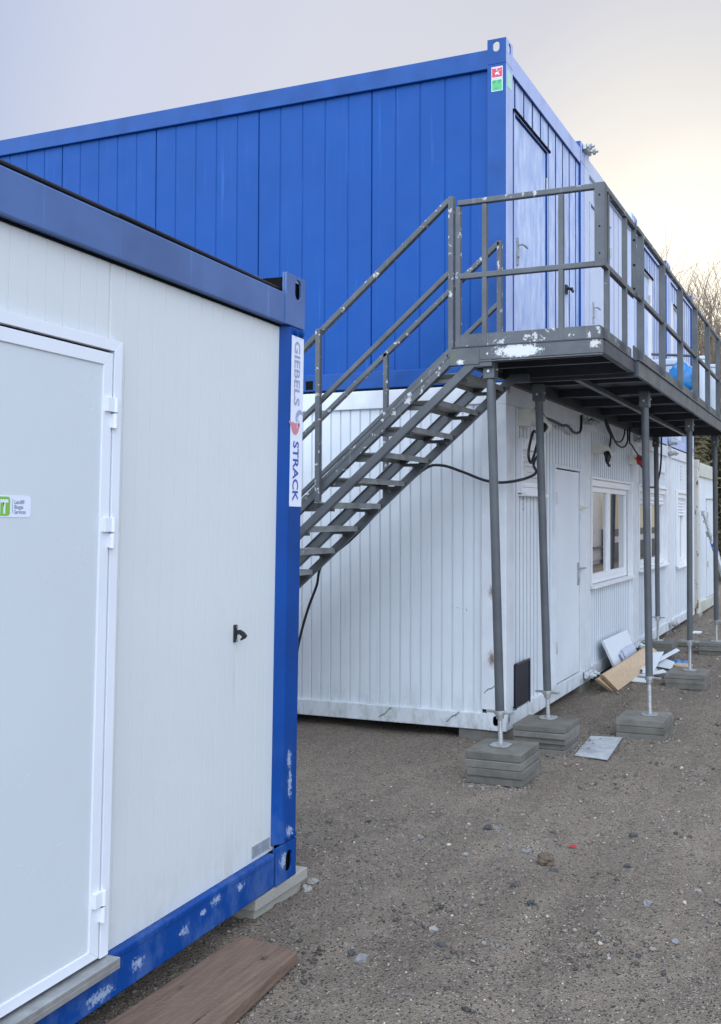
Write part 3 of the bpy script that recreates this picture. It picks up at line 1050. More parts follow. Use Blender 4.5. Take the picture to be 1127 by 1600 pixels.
# ---- upper row
ul = ['bright blue upper-floor container at the near corner with a chalky end wall',
      'pale grey upper-floor container, second from the corner',
      'blue container on the upper floor, third from the corner, door in a white frame',
      'blue container on the upper floor at the far end of the row']
for k in range(4):
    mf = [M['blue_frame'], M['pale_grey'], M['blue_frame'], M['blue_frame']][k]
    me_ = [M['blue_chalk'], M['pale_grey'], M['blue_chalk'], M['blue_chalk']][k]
    ms = [M['blue'], M['pale_grey'], M['blue'], M['blue']][k]
    th, dims = make_unit(k, H, True, ms, mf, ul[k])
    y0, y1, z0, br, rt, pw = dims
    ya, yb = y0 + pw, y1 - 0.15
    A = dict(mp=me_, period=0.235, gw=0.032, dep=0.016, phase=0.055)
    if k == 0:
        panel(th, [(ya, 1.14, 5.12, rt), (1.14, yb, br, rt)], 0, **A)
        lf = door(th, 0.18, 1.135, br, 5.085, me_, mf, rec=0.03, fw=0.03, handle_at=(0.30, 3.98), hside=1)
        dd = MB()
        dd.box(-0.02, 0.02, 0.17, 1.16, 5.095, 5.115)
        dd.build('drip_rail', M['dark'], th)
        kk = MB()
        kk.box(-0.03, -0.01, 1.78, 1.83, 3.93, 4.02)
        kk.tube([(-0.01, 1.8, 3.98), (0.04, 1.8, 3.98), (0.05, 1.8, 3.94)], 0.014, 8)
        kk.tube([(0.02, 1.73, 3.975), (0.02, 1.88, 3.975)], 0.01, 8)
        kk.build('door_stop', M['black'], th)
        # stickers on the corner post
        s1 = MB()
        s1.box(-0.128, -0.029, -0.002, 0.001, 5.305, 5.403)
        so = s1.build('warning_sticker', M['sign_pink'], th)
        s2 = MB()
        s2.box(-0.121, -0.036, -0.0035, -0.0005, 5.318, 5.393)
        s2.build('red_field', M['sign_red'], so)
        s2 = MB()
        s2.poly([(-0.082, -0.005, 5.385), (-0.076, -0.005, 5.385), (-0.077, -0.005, 5.362), (-0.081, -0.005, 5.362)], (0, 0.0012, 0))
        s2.poly([(-0.094, -0.005, 5.348), (-0.08, -0.005, 5.357), (-0.066, -0.005, 5.35), (-0.055, -0.005, 5.334), (-0.064, -0.005, 5.331), (-0.076, -0.005, 5.345), (-0.088, -0.005, 5.330), (-0.092, -0.005, 5.336)], (0, 0.0012, 0))
        s2.poly([(-0.074, -0.005, 5.356), (-0.04, -0.005, 5.374), (-0.041, -0.005, 5.371), (-0.072, -0.005, 5.353)], (0, 0.0012, 0))
        s2.box(-0.114, -0.044, -0.005, -0.0038, 5.3865, 5.3905)
        s2.build('pictogram', M['sticker_white'], so)
        s1 = MB()
        s1.box(-0.128, -0.029, -0.002, 0.001, 5.20, 5.303)
        so = s1.build('info_sticker', M['sign_mint'], th)
        s2 = MB()
        s2.box(-0.121, -0.036, -0.0035, -0.0005, 5.208, 5.294)
        s2.build('green_field', M['sign_green'], so)
        s2 = MB()
        for r_ in range(3):
            s2.box(-0.116, -0.116 + 0.028 - r_ * 0.007, -0.005, -0.0038, 5.282 - r_ * 0.009, 5.286 - r_ * 0.009)
            s2.box(-0.068, -0.068 + 0.026 - r_ * 0.008, -0.005, -0.0038, 5.282 - r_ * 0.009, 5.286 - r_ * 0.009)
        for xx in (-0.106, -0.086):
            s2.poly([(xx, -0.005, 5.222), (xx + 0.004, -0.005, 5.217), (xx + 0.014, -0.005, 5.232), (xx + 0.011, -0.005, 5.234), (xx + 0.004, -0.005, 5.224)], (0, 0.0012, 0))
        s2.build('small_print', M['ink'], so)
        s1 = MB()
        s1.box(-0.001, 0.002, 0.03, 0.13, 5.24, 5.38)
        s1.build('pale_sticker', M['sign_mint'], th)
    if k == 1:
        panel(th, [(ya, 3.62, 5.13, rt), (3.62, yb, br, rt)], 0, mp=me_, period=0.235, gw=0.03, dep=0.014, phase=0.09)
        door(th, 2.64, 3.60, br, 5.10, M['pale_grey'], mf, rec=0.03, fw=0.03, handle_at=(2.80, 3.97), hside=1)
    if k == 2:
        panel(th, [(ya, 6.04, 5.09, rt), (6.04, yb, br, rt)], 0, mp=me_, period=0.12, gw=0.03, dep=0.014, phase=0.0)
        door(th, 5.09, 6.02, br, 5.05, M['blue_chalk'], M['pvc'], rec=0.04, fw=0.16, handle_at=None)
        dd = MB()
        dd.box(-0.02, 0.02, 5.3, 6.06, 5.06, 5.085)
        dd.build('drip_rail', M['dark'], th)
    if k == 3:
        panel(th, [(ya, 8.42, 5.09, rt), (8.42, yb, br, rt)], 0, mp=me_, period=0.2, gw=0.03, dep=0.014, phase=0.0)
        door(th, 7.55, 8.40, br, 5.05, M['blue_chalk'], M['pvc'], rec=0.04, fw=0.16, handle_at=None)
        dd = MB()
        dd.box(-0.02, 0.02, 7.7, 8.42, 5.06, 5.085)
        dd.build('drip_rail', M['dark'], th)


# connector clamps between neighbouring castings
def clamp(x, y, z, label, m):
    t = thing('corner_clamp', (x, y, z), label, 'clamp', 'corner clamps joining the containers')
    b = MB()
    b.box(x - 0.02, x + 0.02, y - 0.11, y + 0.11, z - 0.03, z + 0.03)
    b.build('clamp_plate', m, t, bevel=0.004)
    for dy in (-0.075, 0.075):
        c = MB()
        c.tube([(x + 0.02, y + dy, z), (x + 0.1, y + dy, z)], 0.016, 8)
        c.tube([(x + 0.045, y + dy, z), (x + 0.07, y + dy, z)], 0.034, 6)
        c.build('bolt', m, t)
    return t


clamp(0.022, 2.445, 5.60, 'bolted clamp at the roof edge above the first container joint', M['galv'])
clamp(0.03, 7.345, 2.70, 'bolted clamp low between the floors at the far joint, beyond the walkway', M['galv'])
clamp(0.03, 7.345, 2.86, 'upper of the two bolted clamps between the floors at the far joint', M['galv'])
clamp(0.03, 2.445, 2.72, 'bolted clamp under the walkway above the seam beside the plain door', M['galv'])
clamp(0.03, 4.895, 2.72, 'bolted clamp under the walkway beside the second pair of windows', M['galv'])
clamp(0.03, 2.445, 0.085, 'white capped clamp at the foot of the seam beside the plain door', M['white_frame'])
clamp(0.03, 4.895, 0.085, 'white capped clamp at the foot of the seam behind the boards', M['white_frame'])
clamp(0.03, 7.345, 0.085, 'dark bolted clamp at the foot of the third seam', M['galv'])

# support blocks under the white row
for i, (x0, x1_, y0_, y1_, lab) in enumerate(((-0.42, -0.02, 0.02, 0.42, 'concrete block under the near corner of the white container'),
                                             (-0.35, -0.01, 2.25, 2.65, 'concrete block under the first seam of the white row'),
                                             (-0.35, -0.01, 4.7, 5.1, 'concrete block under the second seam of the white row'),
                                             (-0.35, -0.01, 7.15, 7.55, 'concrete block under the third seam of the white row'))):
    b = MB()
    b.box(x0, x1_, y0_, y1_, -0.16, -0.002)
    o = b.build('support_block', M['concrete'], None, bevel=0.006)
    tag(o, lab, 'block', 'blocks under the white containers')

# rusty container at the end of the row
th = thing('storage_container', (-3.0, 11.45, -0.04), 'old cream container streaked with rust beyond the white row', 'container')
b = MB()
y0_, y1_, zt = 10.24, 12.68, 2.74
b.box(-0.14, 0, y0_, y0_ + 0.14, -0.04, zt)
b.build('corner_post', M['rust'], th, bevel=0.01)
b = MB()
b.box(-0.14, 0, y1_ - 0.14, y1_, -0.04, zt)
b.box(-0.12, -0.004, y0_ + 0.14, y1_ - 0.14, zt - 0.26, zt - 0.03)
b.box(-0.12, 0.012, y0_ + 0.14, y1_ - 0.14, -0.04, 0.16)
b.box(-6, -0.14, y0_, y0_ + 0.1, zt - 0.15, zt - 0.03).box(-6, -0.14, y0_, y0_ + 0.1, -0.04, 0.15)
b.box(-6, -5.9, y0_, y1_, -0.04, zt)
b.build('frame', M['rusty'], th, bevel=0.006)
b = MB()
b.ribs(FY(y0_ + 0.03), -5.9, -0.14, 0.15, zt - 0.15, 0.25, 0.1, 0.03)
b.box(-6, -0.1, y1_ - 0.05, y1_ - 0.02, 0, zt - 0.1)
b.build('side_panel', M['rusty'], th)
b = MB()
b.ribs(FX(-0.04), y0_ + 0.14, 11.50, 0.16, zt - 0.26, 0.6, 0.02, 0.01)
b.ribs(FX(-0.04), 11.50, y1_ - 0.14, 2.10, zt - 0.26, 0.6, 0.02, 0.01)
b.build('wall_panel', M['white'], th)
b = MB()
b.box(-0.06, -0.01, 11.53, y1_ - 0.16, 0.17, 2.07)
d_ = b.build('door', M['white'], th, bevel=0.005)
b = MB()
b.box(-0.06, 0.01, 11.50, y1_ - 0.14, 2.075, 2.10)
b.build('drip_rail', M['rust'], d_)
for z in (0.75, 1.7):
    b = MB()
    b.tube([(0.0, 11.53, z), (0.0, 11.53, z + 0.12)], 0.014, 8)
    b.build('hinge', M['rust'], d_)
b = MB()
b.box(-6, -0.02, y0_ + 0.02, y1_ - 0.02, zt - 0.03, zt)
b.build('roof', M['rusty'], th)
b = MB()
b.box(-0.16, 0.01, y0_ - 0.005, y0_ + 0.16, zt - 0.12, zt + 0.03)
b.build('top_casting', M['rust'], th, bevel=0.01)
b = MB()
b.box(-0.3, 0.02, y0_ + 0.02, y0_ + 0.35, -0.16, -0.042)
tag(b.build('support_block', M['concrete_light'], None, bevel=0.008), 'pale concrete block under the corner of the rusty container', 'block')

# ------------------------------------------------------------------ external steel stair
YN, YF = -1.07, -0.27
SL = 0.855
ZD = 2.91


def za_(x):            # top edge of upper string
    return 2.86 + SL * (x + 0.057)


st = thing('steel_staircase', (-1.7, -0.67, -0.08), 'grey steel staircase with peeling paint climbing past the blue wall', 'staircase')
xe = -3.25
for side, y in (('near', YN), ('far', YF)):
    dl = math.hypot(1, SL)
    for nm, off, hgt, xt in (('upper_string', 0.055, 0.075, -0.03), ('lower_string', 0.245, 0.06, 0.15)):
        b = MB()
        x_end = xt
        b.bar((xe, y, za_(xe) - off), (x_end, y, za_(x_end) - off), 0.045, hgt)
        if nm == 'upper_string':
            b.bar((xe, y + (0.012 if side == 'near' else -0.012), za_(xe) - 0.004), (x_end, y + (0.012 if side == 'near' else -0.012), za_(x_end) - 0.004), 0.05, 0.008)
            if side == 'near':
                b.bar((xe, y - 0.024, za_(xe) - off + 0.018), (x_end, y - 0.024, za_(x_end) - off + 0.018), 0.004, 0.006)
        else:
            b.box(x_end - 0.02, x_end + 0.14, y - 0.022, y + 0.022, za_(x_end) - off - 0.03, za_(x_end) - off + 0.035)
        o = b.build('string', M['steel_top'] if nm == 'upper_string' and side == 'near' else M['steel'], st, bevel=0.004)
# treads
t0 = None
for i in range(14):
    xr, zt_ = 0.085 - 0.212 * i, 2.735 - 0.1815 * i
    if t0 is None:
        b = MB()
        b.box(xr - 0.26, xr, YN + 0.025, YF - 0.025, zt_ - 0.006, zt_)
        b.box(xr - 0.26, xr - 0.252, YN + 0.025, YF - 0.025, zt_ - 0.04, zt_ - 0.006)
        b.box(xr - 0.008, xr, YN + 0.025, YF - 0.025, zt_ - 0.04, zt_ - 0.006)
        for q in range(6):
            b.box(xr - 0.235 + q * 0.042, xr - 0.222 + q * 0.042, YN + 0.04, YF - 0.04, zt_, zt_ + 0.003)
        t0 = b.build('tread', M['tread'], st, bevel=0.002)
        for y in (YN + 0.04, YF - 0.04):
            c_ = MB()
            c_.box(xr - 0.24, xr - 0.01, y - 0.02, y + 0.02, zt_ - 0.065, zt_ - 0.041)
            c_.tube([(xr - 0.125, y, zt_ - 0.09), (xr - 0.125, y, zt_ - 0.06)], 0.012, 6)
            c_.build('tread_bracket', M['steel'], t0)
        base_loc = (xr, zt_)
    else:
        c_ = copy_tree(t0, st)
        c_.location = (xr - base_loc[0], 0, zt_ - base_loc[1])
        t0c = c_


# handrails
def rail_pts(b, p0, p1, w=0.04, h=0.04):
    b.bar(p0, p1, w, h)


SH = 0.828
# near handrail: newel at x=-0.02, second post at -1.07, third -2.4
for y, x_top, z_top, posts, nm in ((YN, -0.037, 3.955, ((-0.02, 2.80), (-1.07, 1.83), (-2.3, 0.78)), 'near'), (YF, 0.045, 3.87, ((0.045, 2.85), (-0.945, 1.87), (-2.2, 0.80)), 'far')):
    b = MB()
    b.bar((x_top, y, z_top), (-3.2, y, z_top - SH * (3.2 + x_top)), 0.04, 0.04)
    b.build('handrail', M['steel_top'], st, bevel=0.006)
    b = MB()
    dz = 0.515 if nm == 'near' else 0.475
    b.bar((x_top, y, z_top - dz), (-3.2, y, z_top - dz - SH * (3.2 + x_top)), 0.034, 0.036)
    b.build('mid_rail', M['steel'], st, bevel=0.006)
    for (px_, zl) in posts:
        zt_ = z_top - SH * (x_top - px_) + 0.01
        b = MB()
        yo = y - 0.038 if nm == 'near' and px_ < -0.5 else y
        b.bar((px_, yo, zl), (px_, yo, zt_), 0.04, 0.04, (0, 1, 0))
        b.build('rail_post', M['steel_top'], st, bevel=0.005)

# ------------------------------------------------------------------ landing
ld = thing('stair_landing', (0.55, -0.6, 2.80), 'grey steel landing with flaking white patches at the head of the stairs', 'landing')
b = MB()
b.box(-0.005, 1.085, -1.10, -0.13, ZD - 0.008, ZD)
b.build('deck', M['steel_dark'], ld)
b = MB()
b.box(0.0, 1.075, -1.095, -1.05, ZD - 0.10, ZD - 0.009)
b.box(0.0, 1.075, -1.098, -1.094, ZD - 0.115, ZD - 0.105)
b.box(-0.02, 0.2, -1.099, -1.05, ZD - 0.13, ZD - 0.02)
b.build('fascia', M['steel_fascia'], ld, bevel=0.003)
b = MB()
b.box(1.035, 1.08, -1.05, -0.13, ZD - 0.10, ZD - 0.009)
b.box(0.0, 0.04, -1.05, -0.13, ZD - 0.10, ZD - 0.009)
b.box(0.04, 1.035, -0.175, -0.13, ZD - 0.10, ZD - 0.009)
for y in (-0.85, -0.55):
    b.box(0.04, 1.035, y, y + 0.04, ZD - 0.075, ZD - 0.009)
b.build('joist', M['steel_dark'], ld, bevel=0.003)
b = MB()
b.box(0.02, 1.05, -1.085, -1.079, ZD + 0.001, ZD + 0.085)
b.box(1.05, 1.056, -1.085, -0.13, ZD + 0.001, ZD + 0.085)
b.build('toe_board', M['steel_top'], ld, bevel=0.001)
for nm, z, mm in (('handrail', 3.925, M['steel_top']), ('mid_rail', 3.405, M['steel'])):
    b = MB()
    b.bar((0.03, YN, z), (1.06, YN, z), 0.038, 0.038)
    b.bar((1.07, YN - 0.019, z), (1.07, -0.13, z), 0.038, 0.038)
    b.build(nm, mm, ld, bevel=0.005)
for (x, y) in ((0.035, YN), (0.232, YN), (0.785, YN), (1.07, -0.96), (1.07, -0.42)):
    b = MB()
    b.bar((x, y, ZD - 0.05 if x < 0.8 else ZD + 0.0), (x, y, 3.90), 0.036, 0.036, (0, 1, 0))
    b.build('rail_post', M['steel_top'] if x < 0.1 else M['steel'], ld, bevel=0.004)
# slotted corner upright between the two rails
b = MB()
b.box(1.02, 1.028, -1.09, -1.05, 3.385, 3.945)
b.box(1.02, 1.09, -1.094, -1.088, 3.385, 3.945)
b.box(1.084, 1.09, -1.088, -1.03, 3.385, 3.945)
b.build('corner_upright', M['steel'], ld, bevel=0.002)
b = MB()
for z in (3.47, 3.65, 3.86):
    b.tube([(1.055, -1.096, z), (1.055, -1.093, z)], 0.006, 8)
b.build('bolt_hole', M['dark'], ld)

# ------------------------------------------------------------------ walkway
YE = 6.05
wk = thing('steel_walkway', (0.55, 2.9, 2.78), 'long grey steel walkway on poles along the upper doors', 'walkway')
b = MB()
b.box(0.03, 1.115, -0.118, YE, ZD - 0.008, ZD)
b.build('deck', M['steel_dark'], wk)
b = MB()
b.box(1.085, 1.11, -0.115, YE, ZD - 0.125, ZD - 0.009)
b.box(1.09, 1.125, -0.118, YE, ZD - 0.009, ZD + 0.004)
b.box(1.105, 1.125, -0.118, YE, ZD - 0.135, ZD - 0.125)
b.build('fascia', M['steel'], wk, bevel=0.003)
b = MB()
b.box(0.03, 0.07, -0.115, YE, ZD - 0.125, ZD - 0.009)
b.box(0.07, 1.085, -0.115, -0.065, ZD - 0.125, ZD - 0.009)
b.box(0.07, 1.085, 5.24, 5.30, ZD - 0.13, ZD - 0.009)
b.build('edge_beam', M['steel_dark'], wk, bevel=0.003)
y = 0.45
while y < 5.2:
    b = MB()
    b.box(0.07, 1.085, y, y + 0.04, ZD - 0.08, ZD - 0.009)
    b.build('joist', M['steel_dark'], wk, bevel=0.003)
    y += 0.8
b = MB()
b.bar((0.607, -0.06, ZD - 0.105), (0.583, 5.22, ZD - 0.105), 0.045, 0.04)
b.build('centre_beam', M['steel'], wk, bevel=0.003)
b = MB()
b.box(1.056, 1.062, -0.09, YE, ZD + 0.001, ZD + 0.12)
b.build('toe_board', M['steel'], wk, bevel=0.001)
XR = 1.075
for nm, z, mm in (('handrail', 3.935, M['steel_top']), ('mid_rail', 3.42, M['steel'])):
    b = MB()
    b.bar((XR, -0.05, z), (XR, YE, z), 0.036, 0.036)
    b.build(nm, mm, wk, bevel=0.005)
for y in (0.11, 1.02, 1.95, 2.88, 3.81, 4.72, 5.63):
    b = MB()
    b.bar((XR, y, ZD + 0.001), (XR, y, 3.92), 0.055, 0.04, (0, 1, 0))
    b.build('rail_post', M['steel'], wk, bevel=0.004)
b = MB()
b.box(1.055, 1.061, -0.13, -0.07, 3.385, 3.955)
b.box(1.061, 1.095, -0.13, -0.125, 3.385, 3.955)
b.build('corner_upright', M['steel'], wk, bevel=0.002)
b = MB()
for z in (3.45, 3.63, 3.82):
    b.tube([(1.078, -0.133, z), (1.078, -0.129, z)], 0.009, 8)
b.build('bolt_hole', M['dark'], wk)
b = MB()
b.bar((1.02, 1.25, 3.30), (1.02, 1.95, 3.30), 0.02, 0.02)
b.tube([(0.86, 3.2, 3.66), (0.86, 4.9, 3.66)], 0.015, 8)
pr_ = MB()
tp = pr_.tube([(0.62, 3.2, 3.66), (0.90, 3.55, 3.66)], 0.016, 8)


# ------------------------------------------------------------------ props (poles with screw jacks)
def prop(base, top, zc, label):
    bx, by, bz = base
    t = thing('steel_prop', (bx, by, bz), label, 'pole', 'screw-jack poles carrying the walkway')
    b = MB()
    A, B = Vector(base), Vector(top)
    d = (B - A).normalized()
    at_ = lambda z: A + (B - A) * ((z - A.z) / (B.z - A.z))
    b.tube([at_(zc + 0.012), at_(B.z - 0.10)], 0.032, 16)
    b.build('tube', M['steel'], t, smooth=False)
    b = MB()
    q = at_(B.z - 0.06)
    b.box(q.x - 0.042, q.x + 0.042, q.y - 0.042, q.y + 0.042, B.z - 0.135, B.z)
    br = b.build('head_bracket', M['steel'], t, bevel=0.005)
    b = MB()
    b.tube([(q.x, q.y - 0.05, B.z - 0.085), (q.x, q.y - 0.03, B.z - 0.085)], 0.011, 6)
    b.tube([(q.x + 0.03, q.y, B.z - 0.07), (q.x + 0.055, q.y, B.z - 0.07)], 0.009, 6)
    b.build('bolt', M['galv'], br)
    b = MB()
    q = at_(zc)
    b.tube([q - d * 0.018, q + d * 0.012], 0.038, 14)
    b.bar(q + Vector((-0.10, 0.02, 0)), q + Vector((0.10, -0.02, 0)), 0.035, 0.014)
    b.tube([q - d * 0.045, q - d * 0.018], 0.027, 14)
    b.build('jack_nut', M['galv'], t, bevel=0.002)
    b = MB()
    pts, rs = [], []
    z = bz
    k_ = 0
    while z < zc - 0.03:
        pts.append(at_(z))
        rs.append(0.0175 if k_ % 2 else 0.0145)
        z += 0.006
        k_ += 1
    b.tube(pts, rs, 12)
    b.build('spindle', M['galv'], t, smooth=False)
    b = MB()
    s_ = 0.07
    c_ = s_ * 0.55
    b.poly([(bx - s_, by - c_, bz), (bx - c_, by - s_, bz), (bx + c_, by - s_, bz), (bx + s_, by - c_, bz), (bx + s_, by + c_, bz), (bx + c_, by + s_, bz), (bx - c_, by + s_, bz), (bx - s_, by + c_, bz)], (0, 0, 0.008))
    b.tube([(bx, by, bz + 0.008), (bx, by, bz + 0.02)], 0.028, 12)
    b.build('base_plate', M['galv'], t, bevel=0.001)
    return t


prop((0.307, -0.955, 0.135), (0.25, -1.01, ZD - 0.09), 0.365, 'steel pole nearest the camera, under the front of the landing')
prop((0.340, 0.04, 0.130), (0.275, 0.0, ZD - 0.13), 0.335, 'steel pole second from the left, standing just in front of the blind window')
prop((1.020, 0.70, 0.078), (0.985, 0.70, ZD - 0.13), 0.385, 'steel pole at the outer edge of the walkway beside the leaning boards')
prop((0.975, 3.08, 0.082), (0.985, 3.05, ZD - 0.13), 0.395, 'steel pole on the stack just right of the plastic offcuts')
prop((0.925, 5.60, 0.082), (0.955, 5.30, ZD - 0.13), 0.355, 'steel pole at the right edge of the picture, in front of the rusty container')
prop((0.235, 5.15, 0.115), (0.200, 5.25, ZD - 0.13), 0.415, 'steel pole close to the wall, half hidden behind a nearer pole')


# paver stacks
def stack(x0, x1, y0, y1, zt, n, th_, where, jit=0.012, bottom_off=(0, 0)):
    names = {1: ['only'], 2: ['top', 'bottom'], 3: ['top', 'middle', 'bottom'], 4: ['topmost', 'second from top', 'third from top', 'bottom'],
             5: ['topmost', 'second from top', 'middle', 'fourth from top', 'bottom']}[n]
    for i in range(n):
        dx, dy = random.uniform(-jit, jit), random.uniform(-jit, jit)
        if i == 0:
            dx = dy = 0
        if i >= n - 2:
            dx += bottom_off[0]
            dy += bottom_off[1]
        a = zt - i * th_
        b = MB()
        b.box((x0 - x1) / 2, (x1 - x0) / 2, (y0 - y1) / 2, (y1 - y0) / 2, 0, th_ - 0.0025)
        o = b.build('paver', M['concrete'], None, bevel=0.004)
        o.location = ((x0 + x1) / 2 + dx, (y0 + y1) / 2 + dy, a - th_)
        o.rotation_euler.z = random.uniform(-0.015, 0.015) if i else 0
        tag(o, '%s grey concrete paver of the stack %s' % (names[i], where), 'paver', 'stacked concrete pavers')


stack(0.125, 0.53, -1.17, -0.775, 0.135, 4, 0.054, 'under the nearest pole', bottom_off=(0.022, 0.0))
stack(0.15, 0.57, -0.27, 0.13, 0.130, 5, 0.044, 'under the second pole', bottom_off=(-0.01, 0.02))
stack(0.785, 1.18, 0.46, 0.86, 0.078, 3, 0.054, 'under the outer pole beside the metal sheet')
stack(0.757, 1.17, 2.84, 3.24, 0.082, 3, 0.054, 'under the pole right of the plastic offcuts')
stack(0.715, 1.13, 5.42, 5.82, 0.082, 3, 0.054, 'at the right edge of the picture')
stack(0.05, 0.47, 4.90, 5.32, 0.115, 3, 0.062, 'behind the plywood boards near the wall')
stack(0.30, 0.70, 6.05, 6.45, -0.01, 1, 0.06, 'lying alone behind the farther stacks')

# ------------------------------------------------------------------ foreground container (local axes: x out of the door face, y along it, z up)
n_ax = Vector((0.99890092, 0.04687172, -0.00033541))
d_ax = Vector((-0.04687292, 0.99887529, -0.00715565))
u_ax = Vector((0, 0.00715565, 0.9999744))
fg = thing('office_container', (0.27156, -3.47855, 0.13504), 'white-panelled container with blue frame and closed door in the foreground', 'container', rot=(0, 0, 0))
fg.rotation_euler = Matrix((n_ax, d_ax, u_ax)).transposed().to_euler()
shr = lambda p_: (p_[0], p_[1] + 0.0145 * (p_[2] - 1.25), p_[2])
FW, FH = 2.45, 2.667


def fb(mb, name, m, parent=fg, bevel=0, **k):
    return mb.build(name, m, parent, bevel=bevel, shear=shr, **k)


b = MB()
b.poly([(0, -0.002, 0.162), (0, -0.114, 0.162), (-0.038, -0.150, 0.162), (-0.15, -0.150, 0.162), (-0.15, -0.002, 0.162)], (0, 0, 2.275))
fb(b, 'corner_post', M['fg_blue'], bevel=0.006)
b = MB()
b.box(-0.15, -0.012, -FW + 0.002, -FW + 0.15, 0.162, 2.437)
fb(b, 'corner_post', M['fg_blue'], bevel=0.006)
b = MB()
b.box(-0.10, -0.006, -FW + 0.16, -0.17, 0.0, 0.141)
b.box(-0.035, -0.004, -FW + 0.16, -0.17, 0.118, 0.1425)
b.box(-6, -0.16, -0.09, -0.004, 0, 0.14)
fb(b, 'bottom_rail', M['fg_blue'], bevel=0.005)
b = MB()
b.box(-0.10, -0.004, -FW + 0.16, -0.155, 2.435, 2.575)
b.box(-6, -0.16, -0.09, -0.004, 2.435, 2.575)
fb(b, 'top_rail', M['fg_beam'], bevel=0.006)


def fcast(z0, z1, cz, m, nm):
    b = MB()
    b.plate_hole(lambda a, q, d: (0.002 - d, a, q), -0.165, 0.0, z0, z1, -0.062, cz, 0.027, 0.045, 0.012, n=28)
    b.plate_hole(lambda a, q, d: (a, -d, q), -0.165, -0.011, z0, z1, -0.08, cz, 0.027, 0.045, 0.012, n=28)
    b.box(-0.165, -0.011, -0.165, -0.013, z0, z0 + 0.012)
    b.box(-0.02, -0.0105, -0.165, -0.160, z0, z1)
    o = fb(b, nm, m, bevel=0.003)
    k_ = MB()
    k_.box(-0.165, -0.022, -0.158, -0.016, z0 + 0.013, z1 - 0.02)
    k_.build('casting_core', M['dark'], o, shear=shr)  # black filler standing for the shade inside the holes


fcast(2.437, 2.667, 2.607, M['fg_beam'], 'top_casting')
fcast(0.0, 0.161, 0.078, M['fg_blue'], 'bottom_casting')
b = MB()
b.tube([(-0.14, -0.9, 2.585), (-0.14, -0.05, 2.65)], 0.008, 6)
b.box(-0.16, -0.13, -0.20, -0.02, 2.645, 2.652)
fb(b, 'lifting_bar', M['fg_beam'])
for zz, ys in ((2.412, (-0.082, -0.028)), (0.185, (-0.082, -0.030))):
    for y in ys:
        b = MB()
        b.tube([(0.0, y, zz), (0.006, y, zz)], 0.014, 16)
        b.tube([(0.006, y, zz), (0.014, y, zz)], 0.0095, 6)
        fb(b, 'bolt', M['fg_blue'])
# roof membrane set back above the rail
b = MB()
b.box(-5.95, -0.045, -FW + 0.05, -0.16, 2.576, 2.60)
b.tube([(-0.04, -FW + 0.05, 2.600), (-0.04, -1.2, 2.600), (-0.04, -1.19, 2.604), (-0.04, -0.16, 2.596)], 0.007, 8)
fb(b, 'roof', M['roof'])
# wall panel with fine grooves
b = MB()
fnl = lambda a, o, z: (-0.04 - o, a, z)
b.ribs(fnl, -1.19, -0.12, 0.1425, 2.436, 0.0715, 0.0035, 0.0015, phase=0.0)
fb(b, 'wall_panel', M['fg_white'], gm=M['fg_groove'])
b = MB()
b.ribs(fnl, -FW + 0.15, -1.1895, 2.16, 2.436, 0.0715, 0.0035, 0.0015, phase=0.0, seams=(-1.222,))
b.box(-0.08, -0.041, -FW + 0.13, -2.2, 0.14, 2.16)
fb(b, 'upper_wall_panel', M['fg_white'], gm=M['fg_groove'])
b = MB()
b.box(-6, -0.17, -0.07, -0.05, 0.14, 2.44)
b.box(-6, -0.2, -FW + 0.05, -FW + 0.07, 0.0, 2.44)
b.box(-6, -5.95, -FW + 0.07, -0.07, 0.0, 2.57)
b.box(-5.95, -0.17, -FW + 0.07, -0.09, 0.02, 0.04)
fb(b, 'side_panel', M['fg_white'])
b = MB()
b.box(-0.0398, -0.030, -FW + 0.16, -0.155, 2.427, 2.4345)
fb(b, 'panel_gasket', M['dark'])  # dark strip standing for the shadow under the top rail
# door frame
b = MB()
ya_, yb_ = -2.20, -1.186
b.poly([(-0.035, yb_, 0.150), (-0.035, yb_ - 0.037, 0.150), (-0.035, yb_ - 0.037, 2.128), (-0.035, yb_, 2.165)], (0.022, 0, 0))
b.poly([(-0.035, yb_, 2.165), (-0.035, yb_ - 0.037, 2.128), (-0.035, ya_, 2.128), (-0.035, ya_, 2.165)], (0.0215, 0, 0))
fb(b, 'door_frame', M['alu'], bevel=0.001)
b = MB()
lt, lb = 2.119, 0.155
xr_ = -1.2285
b.poly([(-0.034, xr_, lb), (-0.034, xr_, lt), (-0.034, xr_ - 0.042, lt - 0.042), (-0.034, xr_ - 0.042, lb + 0.034)], (0.018, 0, 0))
b.poly([(-0.034, xr_, lt), (-0.034, ya_, lt), (-0.034, ya_, lt - 0.042), (-0.034, xr_ - 0.042, lt - 0.042)], (0.0182, 0, 0))
b.poly([(-0.034, xr_, lb), (-0.034, xr_ - 0.042, lb + 0.034), (-0.034, ya_, lb + 0.034), (-0.034, ya_, lb)], (0.0182, 0, 0))
dr = fb(b, 'door', M['alu'], bevel=0.0015)
b = MB()
b.box(-0.033, -0.0215, ya_, xr_ - 0.040, lb + 0.03, lt - 0.040)
fb(b, 'door_leaf', M['fg_door'], dr)
b = MB()
b.box(-0.05, -0.034, ya_, xr_ + 0.01, 2.10, 2.13)
b.box(-0.05, -0.0345, xr_ - 0.002, yb_ - 0.035, 0.15, 2.13)
fb(b, 'door_seal', M['dark'], dr)
